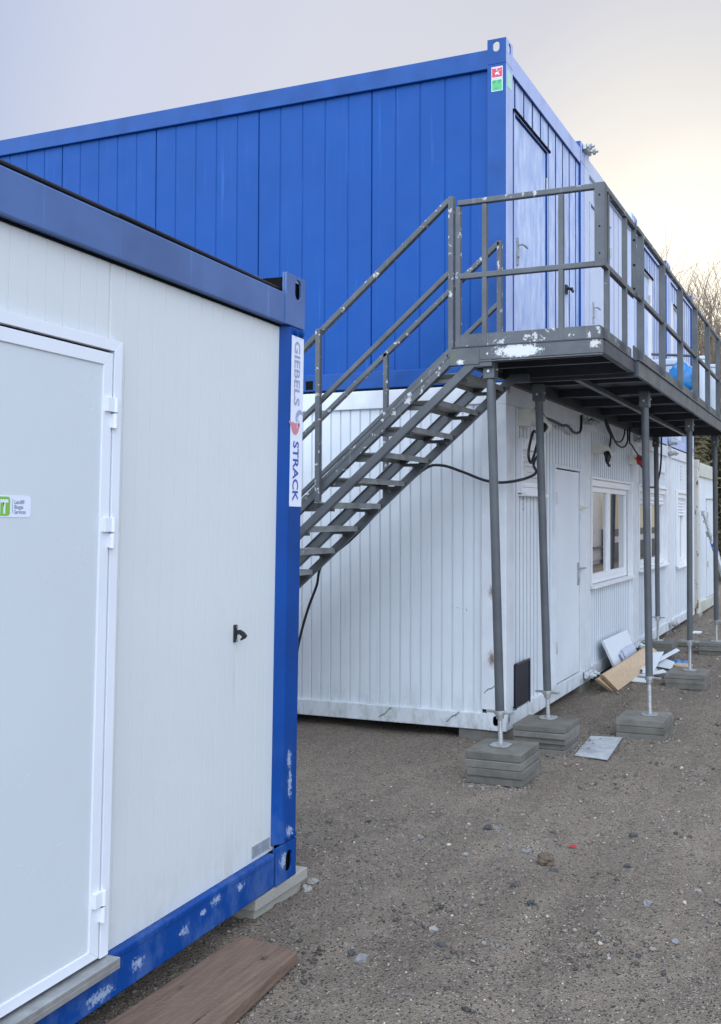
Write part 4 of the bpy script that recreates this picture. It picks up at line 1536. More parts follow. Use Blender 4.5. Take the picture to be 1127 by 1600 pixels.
for z in (1.97, 1.575, 0.368):
    b = MB()
    b.box(-0.020, -0.002, xr_ - 0.034, xr_ + 0.016, z - 0.046, z)
    b.tube([(-0.006, xr_ + 0.006, z - 0.047), (-0.006, xr_ + 0.006, z + 0.001)], 0.010, 10)
    b.box(-0.02, -0.004, xr_ - 0.006, xr_ + 0.014, z - 0.098, z - 0.052)
    b.tube([(-0.006, xr_ + 0.004, z - 0.10), (-0.006, xr_ + 0.004, z - 0.052)], 0.009, 10)
    fb(b, 'hinge', M['alu'], bevel=0.001).parent = dr
b = MB()
b.box(-0.04, 0.030, ya_, -1.178, 0.128, 0.1435)
b.box(0.022, 0.030, ya_, -1.178, 0.108, 0.128)
fb(b, 'door_sill', M['galv'], bevel=0.002)
# door stay hook
b = MB()
b.box(-0.042, -0.032, -0.462, -0.444, 1.076, 1.146)
b.poly([(-0.033, -0.458, 1.124), (-0.014, -0.458, 1.127), (0.006, -0.458, 1.117), (0.018, -0.458, 1.103), (0.010, -0.458, 1.092), (-0.010, -0.458, 1.083), (-0.011, -0.458, 1.088), (-0.003, -0.458, 1.100), (-0.018, -0.458, 1.109), (-0.033, -0.458, 1.102)], (0, 0.011, 0))
hk = fb(b, 'door_stay_hook', M['black'], bevel=0.002)
for z in (1.082, 1.136):
    b = MB()
    b.tube([(-0.032, -0.449, z), (-0.029, -0.449, z)], 0.0055, 8)
    fb(b, 'screw', M['galv'], hk)
b = MB()
b.box(-0.0395, -0.036, -0.297, -0.163, 0.158, 0.207)
rp = fb(b, 'rating_plate', M['plate'])
b = MB()
for i in range(5):
    b.box(-0.036, -0.0355, -0.283, -0.283 + 0.03 + 0.012 * (i % 3), 0.167 + i * 0.007, 0.1685 + i * 0.007)
    b.box(-0.036, -0.0355, -0.223, -0.223 + 0.025 + 0.01 * ((i + 1) % 3), 0.169 + i * 0.007, 0.1705 + i * 0.007)
for (y, z) in ((-0.292, 0.163), (-0.292, 0.202), (-0.168, 0.163), (-0.168, 0.202)):
    b.tube([(-0.036, y, z), (-0.0345, y, z)], 0.003, 8)
fb(b, 'engraving', M['ink'], rp)


# door sticker
def rrect(y0, y1, z0, z1, r, x):
    pts = []
    for cy, cz, a0 in ((y1 - r, z1 - r, 0), (y0 + r, z1 - r, 90), (y0 + r, z0 + r, 180), (y1 - r, z0 + r, 270)):
        for k in range(5):
            a = R_(a0 + k * 22.5)
            pts.append((x, cy + r * math.cos(a), cz + r * math.sin(a)))
    return pts


b = MB()
b.poly(rrect(-1.90, -1.558, 1.574, 1.637, 0.010, -0.0214), (0.0012, 0, 0))
sk = fb(b, 'door_sticker', M['sticker_white'])
b = MB()
b.poly(rrect(-1.86, -1.636, 1.578, 1.633, 0.008, -0.0200), (0.0005, 0, 0))
fb(b, 'green_field', M['sticker_green'], sk)
b = MB()
b.box(-0.0202, -0.0196, -1.6265, -1.6255, 1.586, 1.626)
fb(b, 'divider', M['ink'], sk)


def fgM(y, z, x, rot=0):
    # text x -> +y local, text y -> +z local
    m_ = Matrix(((0, 0, 1, x), (1, 0, 0, y + 0.0145 * (z - 1.25)), (0, 1, 0, z), (0, 0, 0, 1)))
    return m_ @ Matrix.Rotation(rot, 4, 'Z')


text_mesh('lettering', 'IT', 0.054, M['sticker_white'], sk, fgM(-1.680, 1.586, -0.0193), weight=0.0022, stretch=0.80)
for i, w_ in enumerate(('Landfill', 'Biogas', 'Services')):
    text_mesh('lettering', w_, 0.0165, M['ink'], sk, fgM(-1.620, 1.613 - i * 0.0145, -0.0198), weight=0.0002, stretch=0.80)
# banner on the corner post
b = MB()
b.box(-0.002, 0.0012, -0.109, -0.0045, 1.633, 2.396)
bn = fb(b, 'banner', M['sticker_white'])


def fit_text(name, txt, m, parent, z_top, z_bot, y_left, y_right, weight, x):
    """text running downwards, letter tops towards +y"""
    cu = bpy.data.curves.new('t', 'FONT')
    cu.body = txt
    cu.size = 0.07
    cu.offset = weight
    cu.resolution_u = 3
    to = bpy.data.objects.new('t', cu)
    scn.collection.objects.link(to)
    me_ = bpy.data.meshes.new_from_object(to.evaluated_get(bpy.context.evaluated_depsgraph_get()))
    bpy.data.objects.remove(to)
    co = np.array([v.co[:] for v in me_.vertices])
    mn, mx = co.min(0), co.max(0)
    for v in me_.vertices:
        tx = (v.co.x - mn[0]) / (mx[0] - mn[0])
        ty = (v.co.y - mn[1]) / (mx[1] - mn[1])
        z = z_top + (z_bot - z_top) * tx
        y = y_left + (y_right - y_left) * ty
        v.co = (x, y + 0.0145 * (z - 1.25), z)
    me_.materials.clear()
    me_.materials.append(m)
    o = bpy.data.objects.new(name, me_)
    scn.collection.objects.link(o)
    o.parent = parent
    ORG[o.name] = org(parent)
    return o


fit_text('lettering', 'GIEBELS', M['ink_faded'], bn, 2.375, 2.085, -0.086, -0.036, 0.0016, 0.0020)
fit_text('lettering', 'STRACK', M['ink_blue'], bn, 1.925, 1.655, -0.086, -0.036, 0.0016, 0.0020)


def arc(cy, cz, r0, r1, a0, a1, n=16):
    o_ = [(0.0016, cy + r1 * math.cos(R_(a0 + (a1 - a0) * k / n)), cz + r1 * math.sin(R_(a0 + (a1 - a0) * k / n))) for k in range(n + 1)]
    i_ = [(0.0016, cy + r0 * math.cos(R_(a0 + (a1 - a0) * k / n)), cz + r0 * math.sin(R_(a0 + (a1 - a0) * k / n))) for k in range(n, -1, -1)]
    return o_ + i_


b = MB()
b.poly(arc(-0.028, 2.030, 0.018, 0.040, 95, 265), (0.0006, 0, 0))
b.poly([(0.0016, -0.030, 2.070), (0.0016, -0.008, 2.060), (0.0016, -0.008, 2.048), (0.0016, -0.030, 2.052)], (0.0006, 0, 0))
em = fb(b, 'emblem', M['ink_faded'], bn)
b = MB()
b.poly([(0.0016, -0.108 + 0.075 * 0.5 - 0.037 * math.cos(R_(a)), 2.005 - 0.052 * math.sin(R_(a))) for a in range(0, 181, 12)], (0.0006, 0, 0))
b.poly(arc(-0.100, 2.018, 0.012, 0.026, 200, 330), (0.0005, 0, 0))
fb(b, 'emblem_red_part', M['ink_pink'], bn)
b = MB()
b.box(0.0024, 0.0028, -0.056, -0.052, 1.985, 2.035)
b.box(0.0024, 0.0028, -0.072, -0.038, 2.008, 2.013)
fb(b, 'emblem_cross', M['sticker_white'], bn)

# pavers under the foreground container
for (x0, x1_, y0_, y1_, z0_, z1_, lab) in ((-0.12, 0.275, -3.80, -3.40, 0.083, 0.132, 'upper pale paver under the blue corner of the foreground container'),
                                          (-0.10, 0.255, -3.78, -3.42, 0.030, 0.081, 'lower half-buried paver under the blue corner of the foreground container')):
    b = MB()
    b.box(x0, x1_, y0_, y1_, z0_, z1_)
    tag(b.build('paver', M['concrete_light'], None, bevel=0.004), lab, 'paver', 'pavers under the foreground container')
b = MB()
b.box(-0.3, 0.10, -3.95, -3.6, 0.02, 0.06)
tag(b.build('paver', M['concrete'], None, bevel=0.004), 'dark paver half under the gravel behind the foreground corner', 'paver')

# plank
pts_top = [(0.367, -4.025), (0.645, -4.065), (0.690, -4.59), (0.71, -4.95), (0.335, -4.95), (0.345, -4.72)]
b = MB()
b.poly([(x, y, 0.048) for x, y in pts_top], (0, 0, 0.048))
pl = b.build('wooden_plank', M['plank'], None, bevel=0.004)
tag(pl, 'thick weathered brown plank lying on the gravel below the foreground container', 'plank')

# ------------------------------------------------------------------ boards and scraps
b = MB()
b.poly([(0.17, 3.14, -0.06), (0.17, 4.24, -0.06), (0.035, 4.10, 0.36), (0.035, 2.93, 0.37)], (0.03, 0, 0.006))
tag(b.build('white_board', M['white_board'], None, bevel=0.002), 'white laminate board leaning upright against the ribbed wall', 'board')
b = MB()
b.poly([(0.198, 3.45, 0.02), (0.192, 3.55, 0.02), (0.155, 3.42, 0.19), (0.161, 3.32, 0.19)], (0.004, 0, 0.001))
b.poly([(0.200, 3.55, 0.0), (0.200, 4.15, 0.0), (0.150, 4.08, 0.21), (0.150, 3.46, 0.21)], (0.004, 0, 0.001))
tag(b.build('board_offcut', M['pale_grey'], None), 'small pale offcut stuck on the face of the leaning white board', 'board')

for (a, c2, lab, off) in ((0, 0, 'front sheet of plywood leaning low across the white board', 0.0), (0, 0, 'rear sheet of plywood sandwiched behind the front one', 1.0)):
    P0 = Vector((0.26, 2.12, 0.145))
    P1 = Vector((0.33, 2.50, -0.075))
    P2 = Vector((0.42, 4.60, -0.02))
    P3 = Vector((0.30, 4.30, 0.165))
    e = Vector((-0.045, 0.03, -0.012)) * off + Vector((0, 0, 0.001))
    b = MB()
    if off:
        P0 = P0 + Vector((0.0, -0.06, -0.03))
        P1 = P1 + Vector((0.0, -0.05, 0.0))
    b.poly([P0 + e, P1 + e, P2 + e, P3 + e], (-0.032, 0.004, -0.012))
    tag(b.build('plywood_sheet', M['osb'], None, bevel=0.001), lab, 'plywood', 'plywood sheets leaning by the wall')


def crumple(name, m, cx, cy, z, sx, sy, sz, label, cat, seed, n=26, rot=0.0, thick=0.003):
    b = MB()
    rnd = random.Random(seed)
    for i in range(n + 1):
        for j in range(n + 1):
            u, v = i / n * 2 - 1, j / n * 2 - 1
            rr = 1 - 0.18 * noise.noise(Vector((u * 1.5, v * 1.5, seed)))
            x, y = u * sx * rr, v * sy * rr
            h = noise.noise(Vector((u * 2.2, v * 2.2, seed + 3))) * 0.6 + abs(noise.noise(Vector((u * 6, v * 6, seed + 9)))) * 0.5
            zz = z + sz * max(0.02, 0.45 + h) * (1 - 0.6 * max(abs(u), abs(v)) ** 4)
            c_, s_ = math.cos(rot), math.sin(rot)
            b.v.append((cx + x * c_ - y * s_, cy + x * s_ + y * c_, zz))
    for i in range(n):
        for j in range(n):
            a = i * (n + 1) + j
            b.f.append((a, a + n + 1, a + n + 2, a + 1))
    o = b.build(name, m, None, smooth=True)
    md = o.modifiers.new('solid', 'SOLIDIFY')
    md.thickness = thick
    tag(o, label, cat)
    return o


# white plastic offcuts
offs = [([(0.34, 3.05), (0.52, 3.02), (0.50, 3.75), (0.38, 3.9)], -0.07, 'flat white plastic sheet on the gravel behind the outer pole'),
        ([(0.36, 3.3), (0.42, 3.25), (0.66, 3.45), (0.60, 3.55)], -0.045, 'narrow white plastic strip crossing toward the pavers'),
        ([(0.34, 3.5), (0.40, 3.4), (0.56, 4.9), (0.50, 5.0)], 0.0, 'long white plastic trim lying on top of the offcuts'),
        ([(0.40, 4.1), (0.62, 3.95), (0.60, 4.3), (0.44, 4.5)], -0.06, 'white plastic offcut beside the blue scrap')]
for pts, z, lab in offs:
    b = MB()
    zs = [z, z, z + 0.03, z + 0.04]
    b.poly([(p_[0], p_[1], zz) for p_, zz in zip(pts, zs)], (0, 0, 0.008))
    tag(b.build('plastic_offcut', M['white_board'], None), lab, 'offcut', 'white plastic offcuts beside the plywood')
b = MB()
b.poly([(0.40, 3.35, -0.02), (0.52, 3.4, -0.02), (0.47, 4.3, 0.09), (0.36, 4.2, 0.09)], (0, 0, 0.006))
tag(b.build('white_sheet', M['white_board'], None), 'tilted white sheet propped on the end of the plywood', 'offcut')
crumple('blue_scrap', M['plastic_blue'], 0.62, 4.55, -0.08, 0.11, 0.14, 0.05, 'crumpled blue plastic scrap on the gravel', 'plastic', 5, n=18)
b = MB()
b.poly([(0.53, 4.28, -0.075), (0.78, 4.22, -0.075), (0.80, 4.42, -0.075), (0.56, 4.5, -0.075)], (0, 0, 0.02))
tag(b.build('wood_offcut', M['osb'], None, bevel=0.002), 'small brown wood offcut beside the blue scrap', 'offcut')
b = MB()
b.poly([(0.639, -0.247, -0.073), (0.905, -0.306, -0.070), (0.852, 0.425, -0.068), (0.592, 0.398, -0.072)], (0, 0, 0.004))
tag(b.build('metal_sheet', M['galv_sheet'] if 'galv_sheet' in M else mat('worn_zinc_sheet', (0.50, 0.52, 0.53), 0.5, metal=0.15, col2=(0.30, 0.32, 0.33), vscale=9, spots=(0.2, 0.19, 0.17), spot_scale=25, spot_at=0.66), None), 'flat worn grey metal sheet on the ground between the paver stacks', 'metal sheet')
b = MB()
b.poly([(0.30, 7.62, -0.075), (0.42, 7.66, -0.075), (0.42, 7.76, -0.07), (0.30, 7.74, -0.07)], (0, 0, 0.02))
tag(b.build('paper_scrap', M['white_board'], None), 'small white scrap on the gravel beside the far seam', 'scrap')


# stones
def rock(x, y, r, m, label, seed, flat=0.65, name='stone', group='loose stones on the yard'):
    b = MB()
    rnd = random.Random(seed)
    n_lat, n_lon = 9, 13
    vs_, fs_ = [], []
    ax = (rnd.uniform(0.8, 1.25), rnd.uniform(0.7, 1.0), flat)
    off = Vector((seed * 3.1, seed * 1.7, 0))
    for i in range(n_lat + 1):
        th_ = math.pi * i / n_lat
        for j in range(n_lon):
            ph = 2 * math.pi * j / n_lon
            d = Vector((math.sin(th_) * math.cos(ph), math.sin(th_) * math.sin(ph), math.cos(th_)))
            k = r * (1 + 0.55 * noise.noise(d * 1.3 + off) + 0.25 * noise.noise(d * 3.1 + off) - 0.12 * abs(noise.noise(d * 5 + off)))
            vs_.append((d.x * k * ax[0], d.y * k * ax[1], d.z * k * ax[2]))
    for i in range(n_lat):
        for j in range(n_lon):
            j2 = (j + 1) % n_lon
            fs_.append((i * n_lon + j, i * n_lon + j2, (i + 1) * n_lon + j2, (i + 1) * n_lon + j))
    b.add(vs_, fs_)
    o = b.build(name, m, None, smooth=False)
    o.location = (x, y, float(gheight(np.array([x]), np.array([y]))[0]) + r * flat * 0.30)
    o.rotation_euler.z = rnd.uniform(0, 6)
    tag(o, label, 'stone', group)
    return o


rock(1.152, -2.60, 0.048, M['stone_brown'], 'largest brown round stone beside the chalky white patch', 1, 0.75)
rock(1.227, -2.70, 0.017, M['stone_dark'], 'small dark grey stone just right of the brown one', 2)
rock(0.99, -3.59, 0.023, M['stone_light'], 'pale flat pebble alone in the middle foreground', 3, 0.5)
rock(0.29, -3.43, 0.030, M['stone_light'], 'pale stone beside the corner of the foreground container', 4, 0.7)
rock(0.262, -3.34, 0.024, M['stone_light'], 'smaller pale stone behind the one at the container corner', 5)
rock(0.40, -2.46, 0.014, M['stone_light'], 'tiny pale pebble well beyond the container corner', 6)
rock(0.66, -2.13, 0.028, M['stone_dark'], 'dark clod in the middle of the yard in front of the nearest stack', 7)
rock(0.715, -2.12, 0.022, M['stone'], 'grey stone touching the dark clod', 8)
rock(0.745, -2.66, 0.020, M['stone_light'], 'bluish pale pebble left of the brown stone', 9, 0.5)
rock(1.08, -3.72, 0.018, M['stone_dark'], 'dark slaty chip in the foreground, right of the flat pebble', 10, 0.5)
rock(1.274, -3.18, 0.022, M['stone_dark'], 'dark broken clod below the brown stone', 11, 0.6)
rock(1.14, -3.02, 0.018, M['stone_dark'], 'dark pointed clod left of the broken one', 12)
rock(1.932, -3.35, 0.017, M['stone'], 'grey stone near the right edge of the foreground', 13)
rock(1.93, -2.74, 0.020, M['stone_light'], 'white flat chip at the right edge of the foreground', 14, 0.3)
rock(0.84, -3.93, 0.024, M['stone'], 'grey half-sunk stone in the left foreground', 15)
rock(0.78, -3.90, 0.018, M['stone_dark'], 'dark half-sunk stone in the left foreground', 16)
rock(0.21, -1.27, 0.020, M['stone_light'], 'pale pebble at the foot of the nearest paver stack', 17)
rock(0.30, -1.29, 0.020, M['stone'], 'grey pebble at the foot of the nearest paver stack', 18)
rock(0.99, -2.45, 0.020, M['stone'], 'grey stone behind the brown one beside the chalk', 19)
rock(0.91, -2.44, 0.018, M['stone'], 'grey stone left of the chalky white patch', 20)
rock(0.49, -1.26, 0.017, M['stone'], 'grey pebble right of the nearest stack', 21)
rock(1.55, -2.5, 0.018, M['stone_dark'], 'dark stone right of the red scrap', 22)
rock(1.45, -1.9, 0.024, M['stone_dark'], 'dark clod far right of the yard', 23)
rock(1.75, -3.0, 0.022, M['stone'], 'brownish stone among the right-hand gravel', 24)
crumple('red_scrap', M['red'], 1.20, -2.26, -0.035, 0.018, 0.015, 0.012, 'tiny crumpled scrap of red plastic on the gravel', 'plastic', 8, n=8)
# spilled chalk: many crumbs
crumb = MB()
rnd = random.Random(3)
for i in range(90):
    t = rnd.random()
    x = 0.96 + 0.19 * t + rnd.gauss(0, 0.022)
    y = -2.32 - 0.22 * t + rnd.gauss(0, 0.03)
    r = rnd.uniform(0.0015, 0.006)
    z = float(gheight(np.array([x]), np.array([y]))[0]) + r * 0.5
    crumb.add([(x + r, y, z), (x, y + r, z), (x - r, y, z), (x, y - r, z), (x, y, z + r), (x, y, z - r)], [tuple(int(q) for q in t_) for t_ in tri])
tag(crumb.build('chalk_crumbs', mat('white_chalk', (0.34, 0.33, 0.31), 0.9), None), 'spill of white chalky crumbs beside the brown stone', 'chalk', kind='stuff')


# ------------------------------------------------------------------ cables
def smooth_pts(pts, n=8):
    pts = [Vector(p_) for p_ in pts]
    P = [pts[0]] + pts + [pts[-1]]
    out = []
    for i in range(1, len(P) - 2):
        for k in range(n):
            t = k / n
            a, b, c, d = P[i - 1], P[i], P[i + 1], P[i + 2]
            out.append(0.5 * ((2 * b) + (c - a) * t + (2 * a - 5 * b + 4 * c - d) * t * t + (3 * b - a - 3 * c + d) * t ** 3))
    out.append(pts[-1])
    return out


def cable(pts, r, label, plug=None, plug_m=None):
    b = MB()
    b.tube(smooth_pts(pts), r, 8)
    if plug:
        t = thing('power_cable', pts[0], label, 'cable', 'black cables on the container block')
        b.build('cable_jacket', M['black'], t, smooth=True)
        q = MB()
        q.tube(plug, [0.036, 0.036, 0.024, 0.014][:len(plug)], 12)
        q.build('plug', plug_m or M['black'], t)
        return t
    o = b.build('power_cable', M['black'], None, smooth=True)
    return tag(o, label, 'cable', 'black cables on the container block')


cable([(0.21, 0.30, 2.44), (0.20, 0.22, 2.35), (0.19, 0.14, 2.22), (0.19, 0.06, 2.16), (0.19, 0.00, 2.22), (0.19, 0.05, 2.33), (0.185, 0.15, 2.42), (0.17, 0.32, 2.40), (0.15, 0.45, 2.30), (0.12, 0.34, 2.17),
       (0.22, 0.10, 2.08), (0.20, -0.15, 2.02), (0.02, -0.15, 1.995), (-0.141, -0.13, 2.017), (-0.334, -0.10, 2.086), (-0.50, -0.15, 2.14), (-0.62, -0.22, 2.11), (-0.872, -0.235, 1.905),
       (-1.049, -0.235, 1.75), (-1.289, -0.235, 1.53), (-1.597, -0.16, 1.325), (-1.691, -0.1, 1.134), (-1.772, -0.1, 0.94), (-1.847, -0.1, 0.706), (-1.95, -0.1, 0.3), (-2.1, -0.1, -0.04), (-2.6, -0.1, -0.06)],
      0.0115, 'black cable from the corner socket along the stair string to the ground',
      [(0.175, 0.42, 2.50), (0.205, 0.36, 2.47), (0.215, 0.31, 2.445)])
cable([(0.05, 0.85, 2.60), (0.05, 1.044, 2.605), (0.06, 1.362, 2.585), (0.06, 1.571, 2.597), (0.05, 1.79, 2.56), (0.05, 1.973, 2.565), (0.04, 2.114, 2.615), (0.03, 2.163, 2.76)], 0.014,
      'corrugated black cable sagging above the plain door')
cable([(0.14, 2.78, 2.31), (0.16, 2.86, 2.28), (0.11, 2.98, 2.30), (0.1, 3.07, 2.46), (0.1, 3.14, 2.63), (0.08, 3.02, 2.80)], 0.011, 'black cable rising from the cream socket to the walkway',
      [(0.13, 2.83, 2.415), (0.155, 2.80, 2.37), (0.15, 2.78, 2.32)])
cable([(0.07, 3.03, 2.80), (0.08, 3.2, 2.70), (0.09, 3.45, 2.57), (0.09, 3.8, 2.545), (0.08, 4.08, 2.64), (0.06, 4.16, 2.80)], 0.011, 'lower of the two slack black loops between the wall sockets')
cable([(0.05, 3.05, 2.80), (0.06, 3.22, 2.68), (0.07, 3.5, 2.60), (0.07, 3.8, 2.62), (0.06, 4.0, 2.72), (0.05, 4.06, 2.80)], 0.010, 'upper of the two slack black loops between the wall sockets')
cable([(0.09, 4.17, 2.82), (0.09, 4.15, 2.64), (0.10, 4.23, 2.60), (0.12, 4.45, 2.51), (0.16, 4.64, 2.42), (0.15, 4.66, 2.36)], 0.010, 'black cable feeding the red socket',
      [(0.13, 4.66, 2.40), (0.16, 4.66, 2.36), (0.17, 4.68, 2.30)])
cable([(0.12, 6.05, 2.92), (0.12, 6.04, 2.58), (0.12, 5.93, 2.34), (0.12, 5.68, 2.17), (0.1, 5.45, 2.12), (0.05, 5.30, 2.16)], 0.013, 'thick black cable hanging in a loop near the far pole')

# ------------------------------------------------------------------ things on the walkway
bx_ = thing('storage_box', (0.5, 4.6, ZD), 'white plastic box standing on the walkway behind the blue bag', 'box')
b = MB()
b.box(0.24, 0.72, 4.20, 4.98, ZD + 0.001, 3.55)
b.build('box_body', M['drum'], bx_, bevel=0.02)
b = MB()
b.box(0.225, 0.735, 4.185, 4.995, 3.552, 3.63)
b.build('lid', M['drum'], bx_, bevel=0.015)
b = MB()
b.tube([(0.44, 3.75, 3.62), (0.95, 3.95, 3.60)], 0.016, 8)
b.tube([(0.95, 3.95, 3.60), (0.95, 3.95, 2.93)], 0.012, 8)
tag(b.build('metal_pipe', M['steel'], None), 'grey bent pipe leaning in front of the white box', 'pipe')


def bag():
    b = MB()
    n_lat, n_lon = 26, 36
    for i in range(n_lat + 1):
        th_ = math.pi * i / n_lat
        for j in range(n_lon):
            ph = 2 * math.pi * j / n_lon
            d = Vector((math.sin(th_) * math.cos(ph), math.sin(th_) * math.sin(ph), math.cos(th_)))
            k = 1 + 0.30 * noise.noise(d * 1.6 + Vector((4, 0, 0))) + 0.16 * abs(noise.noise(d * 4.5)) + 0.10 * abs(noise.noise(d * 8)) + 0.05 * noise.noise(d * 17)
            b.v.append((0.745 + d.x * 0.155 * k, 3.97 + d.y * 0.13 * k, 3.335 + d.z * 0.185 * k))
    for i in range(n_lat):
        for j in range(n_lon):
            j2 = (j + 1) % n_lon
            b.f.append((i * n_lon + j, i * n_lon + j2, (i + 1) * n_lon + j2, (i + 1) * n_lon + j))
    o = b.build('plastic_bag', M['plastic_blue'], None, smooth=True)
    tag(o, 'crumpled bright blue plastic bag against the white box on the walkway', 'bag')


bag()
for (x, y, zt, lab) in ((0.745, 5.58, 3.86, 'taller pale plastic drum near the far end of the walkway'), (0.83, 5.88, 3.79, 'shorter pale plastic drum beyond the taller one')):
    t = thing('plastic_drum', (x, y, ZD), lab, 'drum', 'pale drums on the walkway')
    b = MB()
    b.tube([(x, y, ZD + 0.001), (x, y, zt - 0.05)], 0.105, 24)
    b.build('drum_body', M['drum'], t, bevel=0.008)
    b = MB()
    b.tube([(x, y, zt - 0.048), (x, y, zt)], 0.115, 24)
    b.build('lid', M['drum'], t, bevel=0.012)

# telescopic prop leaning on the rusty container
A, B = Vector((0.05, 10.55, 1.83)), Vector((0.62, 10.55, -0.06))
t = thing('push_pull_prop', tuple(B), 'telescopic steel prop with blue sticker leaning on the rusty container', 'prop')
d = (A - B).normalized()
b = MB()
b.tube([B + d * 0.02, B + d * 1.55], 0.05, 12)
b.build('outer_tube', M['galv'], t)
b = MB()
b.tube([B + d * 1.55, B + d * 1.95], 0.035, 10)
b.build('spindle', M['galv'], t)
b = MB()
b.tube([B + d * 1.50, B + d * 1.60], 0.075, 10)
b.tube([B + d * 1.55 + Vector((0, -0.16, 0)), B + d * 1.55 + Vector((0, 0.16, 0.04))], 0.016, 6)
b.build('collar', M['galv'], t)
b = MB()
b.bar(B + d * 1.93 + Vector((-0.02, -0.12, 0)), B + d * 1.93 + Vector((-0.02, 0.12, 0)), 0.03, 0.1)
b.bar(B + d * 1.78 + Vector((-0.02, -0.09, 0)), B + d * 1.78 + Vector((-0.02, 0.09, 0)), 0.06, 0.05)
b.build('head_plate', M['galv'], t)
b = MB()
b.tube([B + d * 1.15, B + d * 1.4], 0.052, 12)
b.build('sticker', mat('sticker_blue', (0.03, 0.14, 0.5), 0.4, spots=(0.7, 0.75, 0.8), spot_scale=14, spot_at=0.52), t)
b = MB()
b.tube([B, B + Vector((0, 0, 0.02))], 0.08, 12)
b.build('foot_plate', M['galv'], t)


# ------------------------------------------------------------------ trees and the house beyond
def bare_tree(x, y, h, seed, label, spread=1.0, hw=2.5):
    rnd = random.Random(seed)
    t = thing('bare_tree', (x, y, -0.1), label, 'tree', 'bare trees beyond the containers')
    tr, cr = MB(), MB()

    def grow(p, d, ln, r, lvl):
        nseg = 4 if lvl < 3 else 3
        pts, rs = [p], [r]
        for i in range(nseg):
            d = (d + Vector((rnd.gauss(0, 0.13), rnd.gauss(0, 0.13), 0.05 if lvl else 0))).normalized()
            p = p + d * (ln / nseg)
            pts.append(p)
            rs.append(r * (1 - 0.5 * (i + 1) / nseg))
        (tr if lvl == 0 else cr).tube(pts, rs, 8 if lvl < 2 else 4 if lvl < 4 else 3, cap=False)
        if lvl >= 6:
            return
        nb = (6 if lvl == 0 else 5 if lvl < 3 else 4 if lvl < 5 else 3)
        for i in range(nb):
            f = 0.35 + 0.65 * (i + 1) / nb if lvl else 0.45 + 0.55 * (i + 1) / nb
            k = min(nseg - 1, int(f * nseg - 1e-6))
            q = pts[k].lerp(pts[k + 1], f * nseg - k)
            a = rnd.uniform(0, 6.283)
            s_ = d.orthogonal().normalized()
            s_ = s_ * math.cos(a) + d.cross(s_) * math.sin(a)
            nd = (d * rnd.uniform(0.55, 1.0) + Vector((0, 0, 0.18)) + s_ * rnd.uniform(0.5, 0.95) * spread).normalized()
            grow(q, nd, ln * rnd.uniform(0.6, 0.85), max(r * (0.66 if lvl < 2 else 0.58), 0.008), lvl + 1)
    grow(Vector((x, y, -0.1)), Vector((0, 0, 1)), 3.2, 0.15, 0)
    arr = np.array(cr.v)
    zm = np.percentile(arr[:, 2], 97)
    xm = np.percentile(np.abs(arr[:, 0] - x), 90)
    ym = np.percentile(np.abs(arr[:, 1] - y), 90)
    kz, kx_, ky_ = h / zm, hw / xm, hw / ym
    for m_ in (tr, cr):
        m_.v = [(x + float((p_[0] - x) * kx_), y + float((p_[1] - y) * ky_), float(p_[2] * kz)) for p_ in m_.v]
    tr.build('trunk', M['bark'], t, smooth=True)
    cr.build('crown', M['bark'], t, smooth=True)


bare_tree(-1.15, 24.0, 8.6, 5, 'leafless tree whose crown shows above the far end of the blue roofs', hw=1.9)
bare_tree(1.0, 26.0, 8.8, 9, 'leafless tree farther right behind the walkway railing', hw=2.8)


def conifer(x, y, h, r, seed, label):
    rnd = random.Random(seed)
    t = thing('conifer', (x, y, -0.1), label, 'tree', 'dark evergreens beyond the containers')
    b = MB()
    b.tube([(x, y, -0.1), (x, y, h * 0.9)], [0.14, 0.03], 8)
    b.build('trunk', M['bark'], t)
    b = MB()
    for i in range(9000):
        z = h * (0.04 + 0.96 * rnd.random())
        a = rnd.uniform(0, 6.283)
        lobes = 1 + 0.22 * math.sin(a * 5 + z * 2.3) + 0.2 * math.sin(z * 5 + a * 2)
        rr = r * (1 - (z / h) ** 1.8) ** 0.8 * lobes * math.sqrt(rnd.uniform(0.25, 1))
        p_ = Vector((x + rr * math.cos(a), y + rr * math.sin(a), z))
        d = Vector((math.cos(a) + rnd.gauss(0, 0.4), math.sin(a) + rnd.gauss(0, 0.4), rnd.gauss(-0.2, 0.6))).normalized()
        s_ = d.orthogonal().normalized() * rnd.uniform(0.03, 0.07)
        ln = rnd.uniform(0.12, 0.3)
        w_ = Vector((rnd.gauss(0, 1), rnd.gauss(0, 1), rnd.gauss(0, 1))).normalized() * 0.05
        b.add([p_ - s_, p_ + s_, p_ + d * ln + w_], [(0, 1, 2)])
    b.build('crown', M['needles'], t)


conifer(-1.75, 18.6, 6.4, 0.85, 2, 'dark evergreen seen through the gap above the rusty container')
conifer(-0.95, 20.5, 4.9, 0.8, 4, 'dark evergreen farther right, behind the walkway railing')

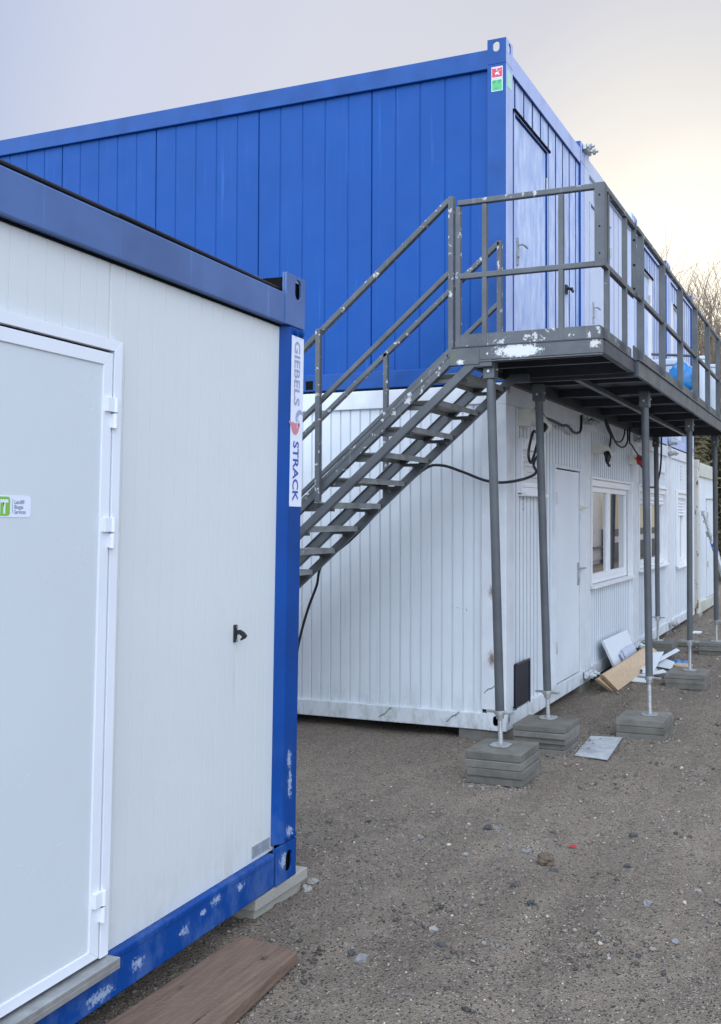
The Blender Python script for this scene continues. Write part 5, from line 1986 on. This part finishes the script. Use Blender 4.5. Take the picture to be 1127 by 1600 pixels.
# brick house at the right edge
t = thing('brick_house', (2.0, 27, -0.1), 'red brick house with white corner at the right edge', 'house')
b = MB()
b.box(-1.35, 1.6, 24.0, 30.0, -0.1, 4.6)
b.build('wall', M['brick'], t)
b = MB()
b.poly([(-1.75, 23.6, 4.55), (1.9, 23.6, 4.55), (1.9, 27, 6.9), (-1.75, 27, 6.9)], (0, 0.02, 0.12))
b.poly([(-1.75, 30.4, 4.55), (1.9, 30.4, 4.55), (1.9, 27, 6.9), (-1.75, 27, 6.9)], (0, 0.02, 0.12))
b.build('roof', mat('roof_tiles', (0.16, 0.07, 0.05), 0.8, var=0.3), t)
b = MB()
b.tube([(-1.42, 23.9, -0.1), (-1.42, 23.9, 4.0), (-1.3, 23.75, 4.4)], 0.06, 8)
b.build('downpipe', M['galv'], t)
b = MB()
b.box(0.6, 1.8, 23.96, 24.05, 1.0, 2.4)
f_ = b.build('window', M['pvc'], t)
b = MB()
b.box(0.7, 1.7, 23.94, 23.955, 1.1, 2.3)
b.build('pane', M['glass'], f_)


t = thing('cream_building', (9, 36, -0.1), 'cream rendered building across the yard, mirrored in the window panes', 'building')  # unseen building, added only for its reflection in the ground-floor windows
b = MB()
b.box(6.0, 14.0, 28.6, 46.0, 1.25, 5.0)
b.build('wall', M['curtain'], t)
b = MB()
b.box(6.02, 14.0, 28.62, 46.0, -0.1, 1.25)
b.build('plinth', M['hatch'], t)
b = MB()
b.box(5.97, 6.0, 28.6, 46.0, 0.72, 0.95)
b.build('rail', M['pvc'], t)
b = MB()
b.poly([(5.6, 28.3, 5.0), (14.4, 28.3, 5.0), (10, 28.3, 7.2)], (0, 18, 0))
b.build('roof', M['roof'], t)  # roof of the added unseen building
t = thing('white_cabin', (7.4, 24.8, -0.1), 'white ribbed cabin across the yard, mirrored in the left pane', 'cabin')  # unseen cabin, added only so the left pane has something pale to reflect
b = MB()
b.ribs(lambda a, o, z: (6.2 + o, a, z), 21.5, 28.2, 0.1, 2.8, 0.25, 0.03, 0.02)
b.build('wall_panel', M['pvc'], t)  # wall of the added unseen cabin
b = MB()
b.box(6.24, 9.0, 21.52, 28.18, -0.05, 2.85)
b.build('cabin_body', M['pvc'], t)
b = MB()
b.box(6.12, 6.2, 21.5, 28.2, 0.55, 0.62)
b.build('rail', M['steel'], t)
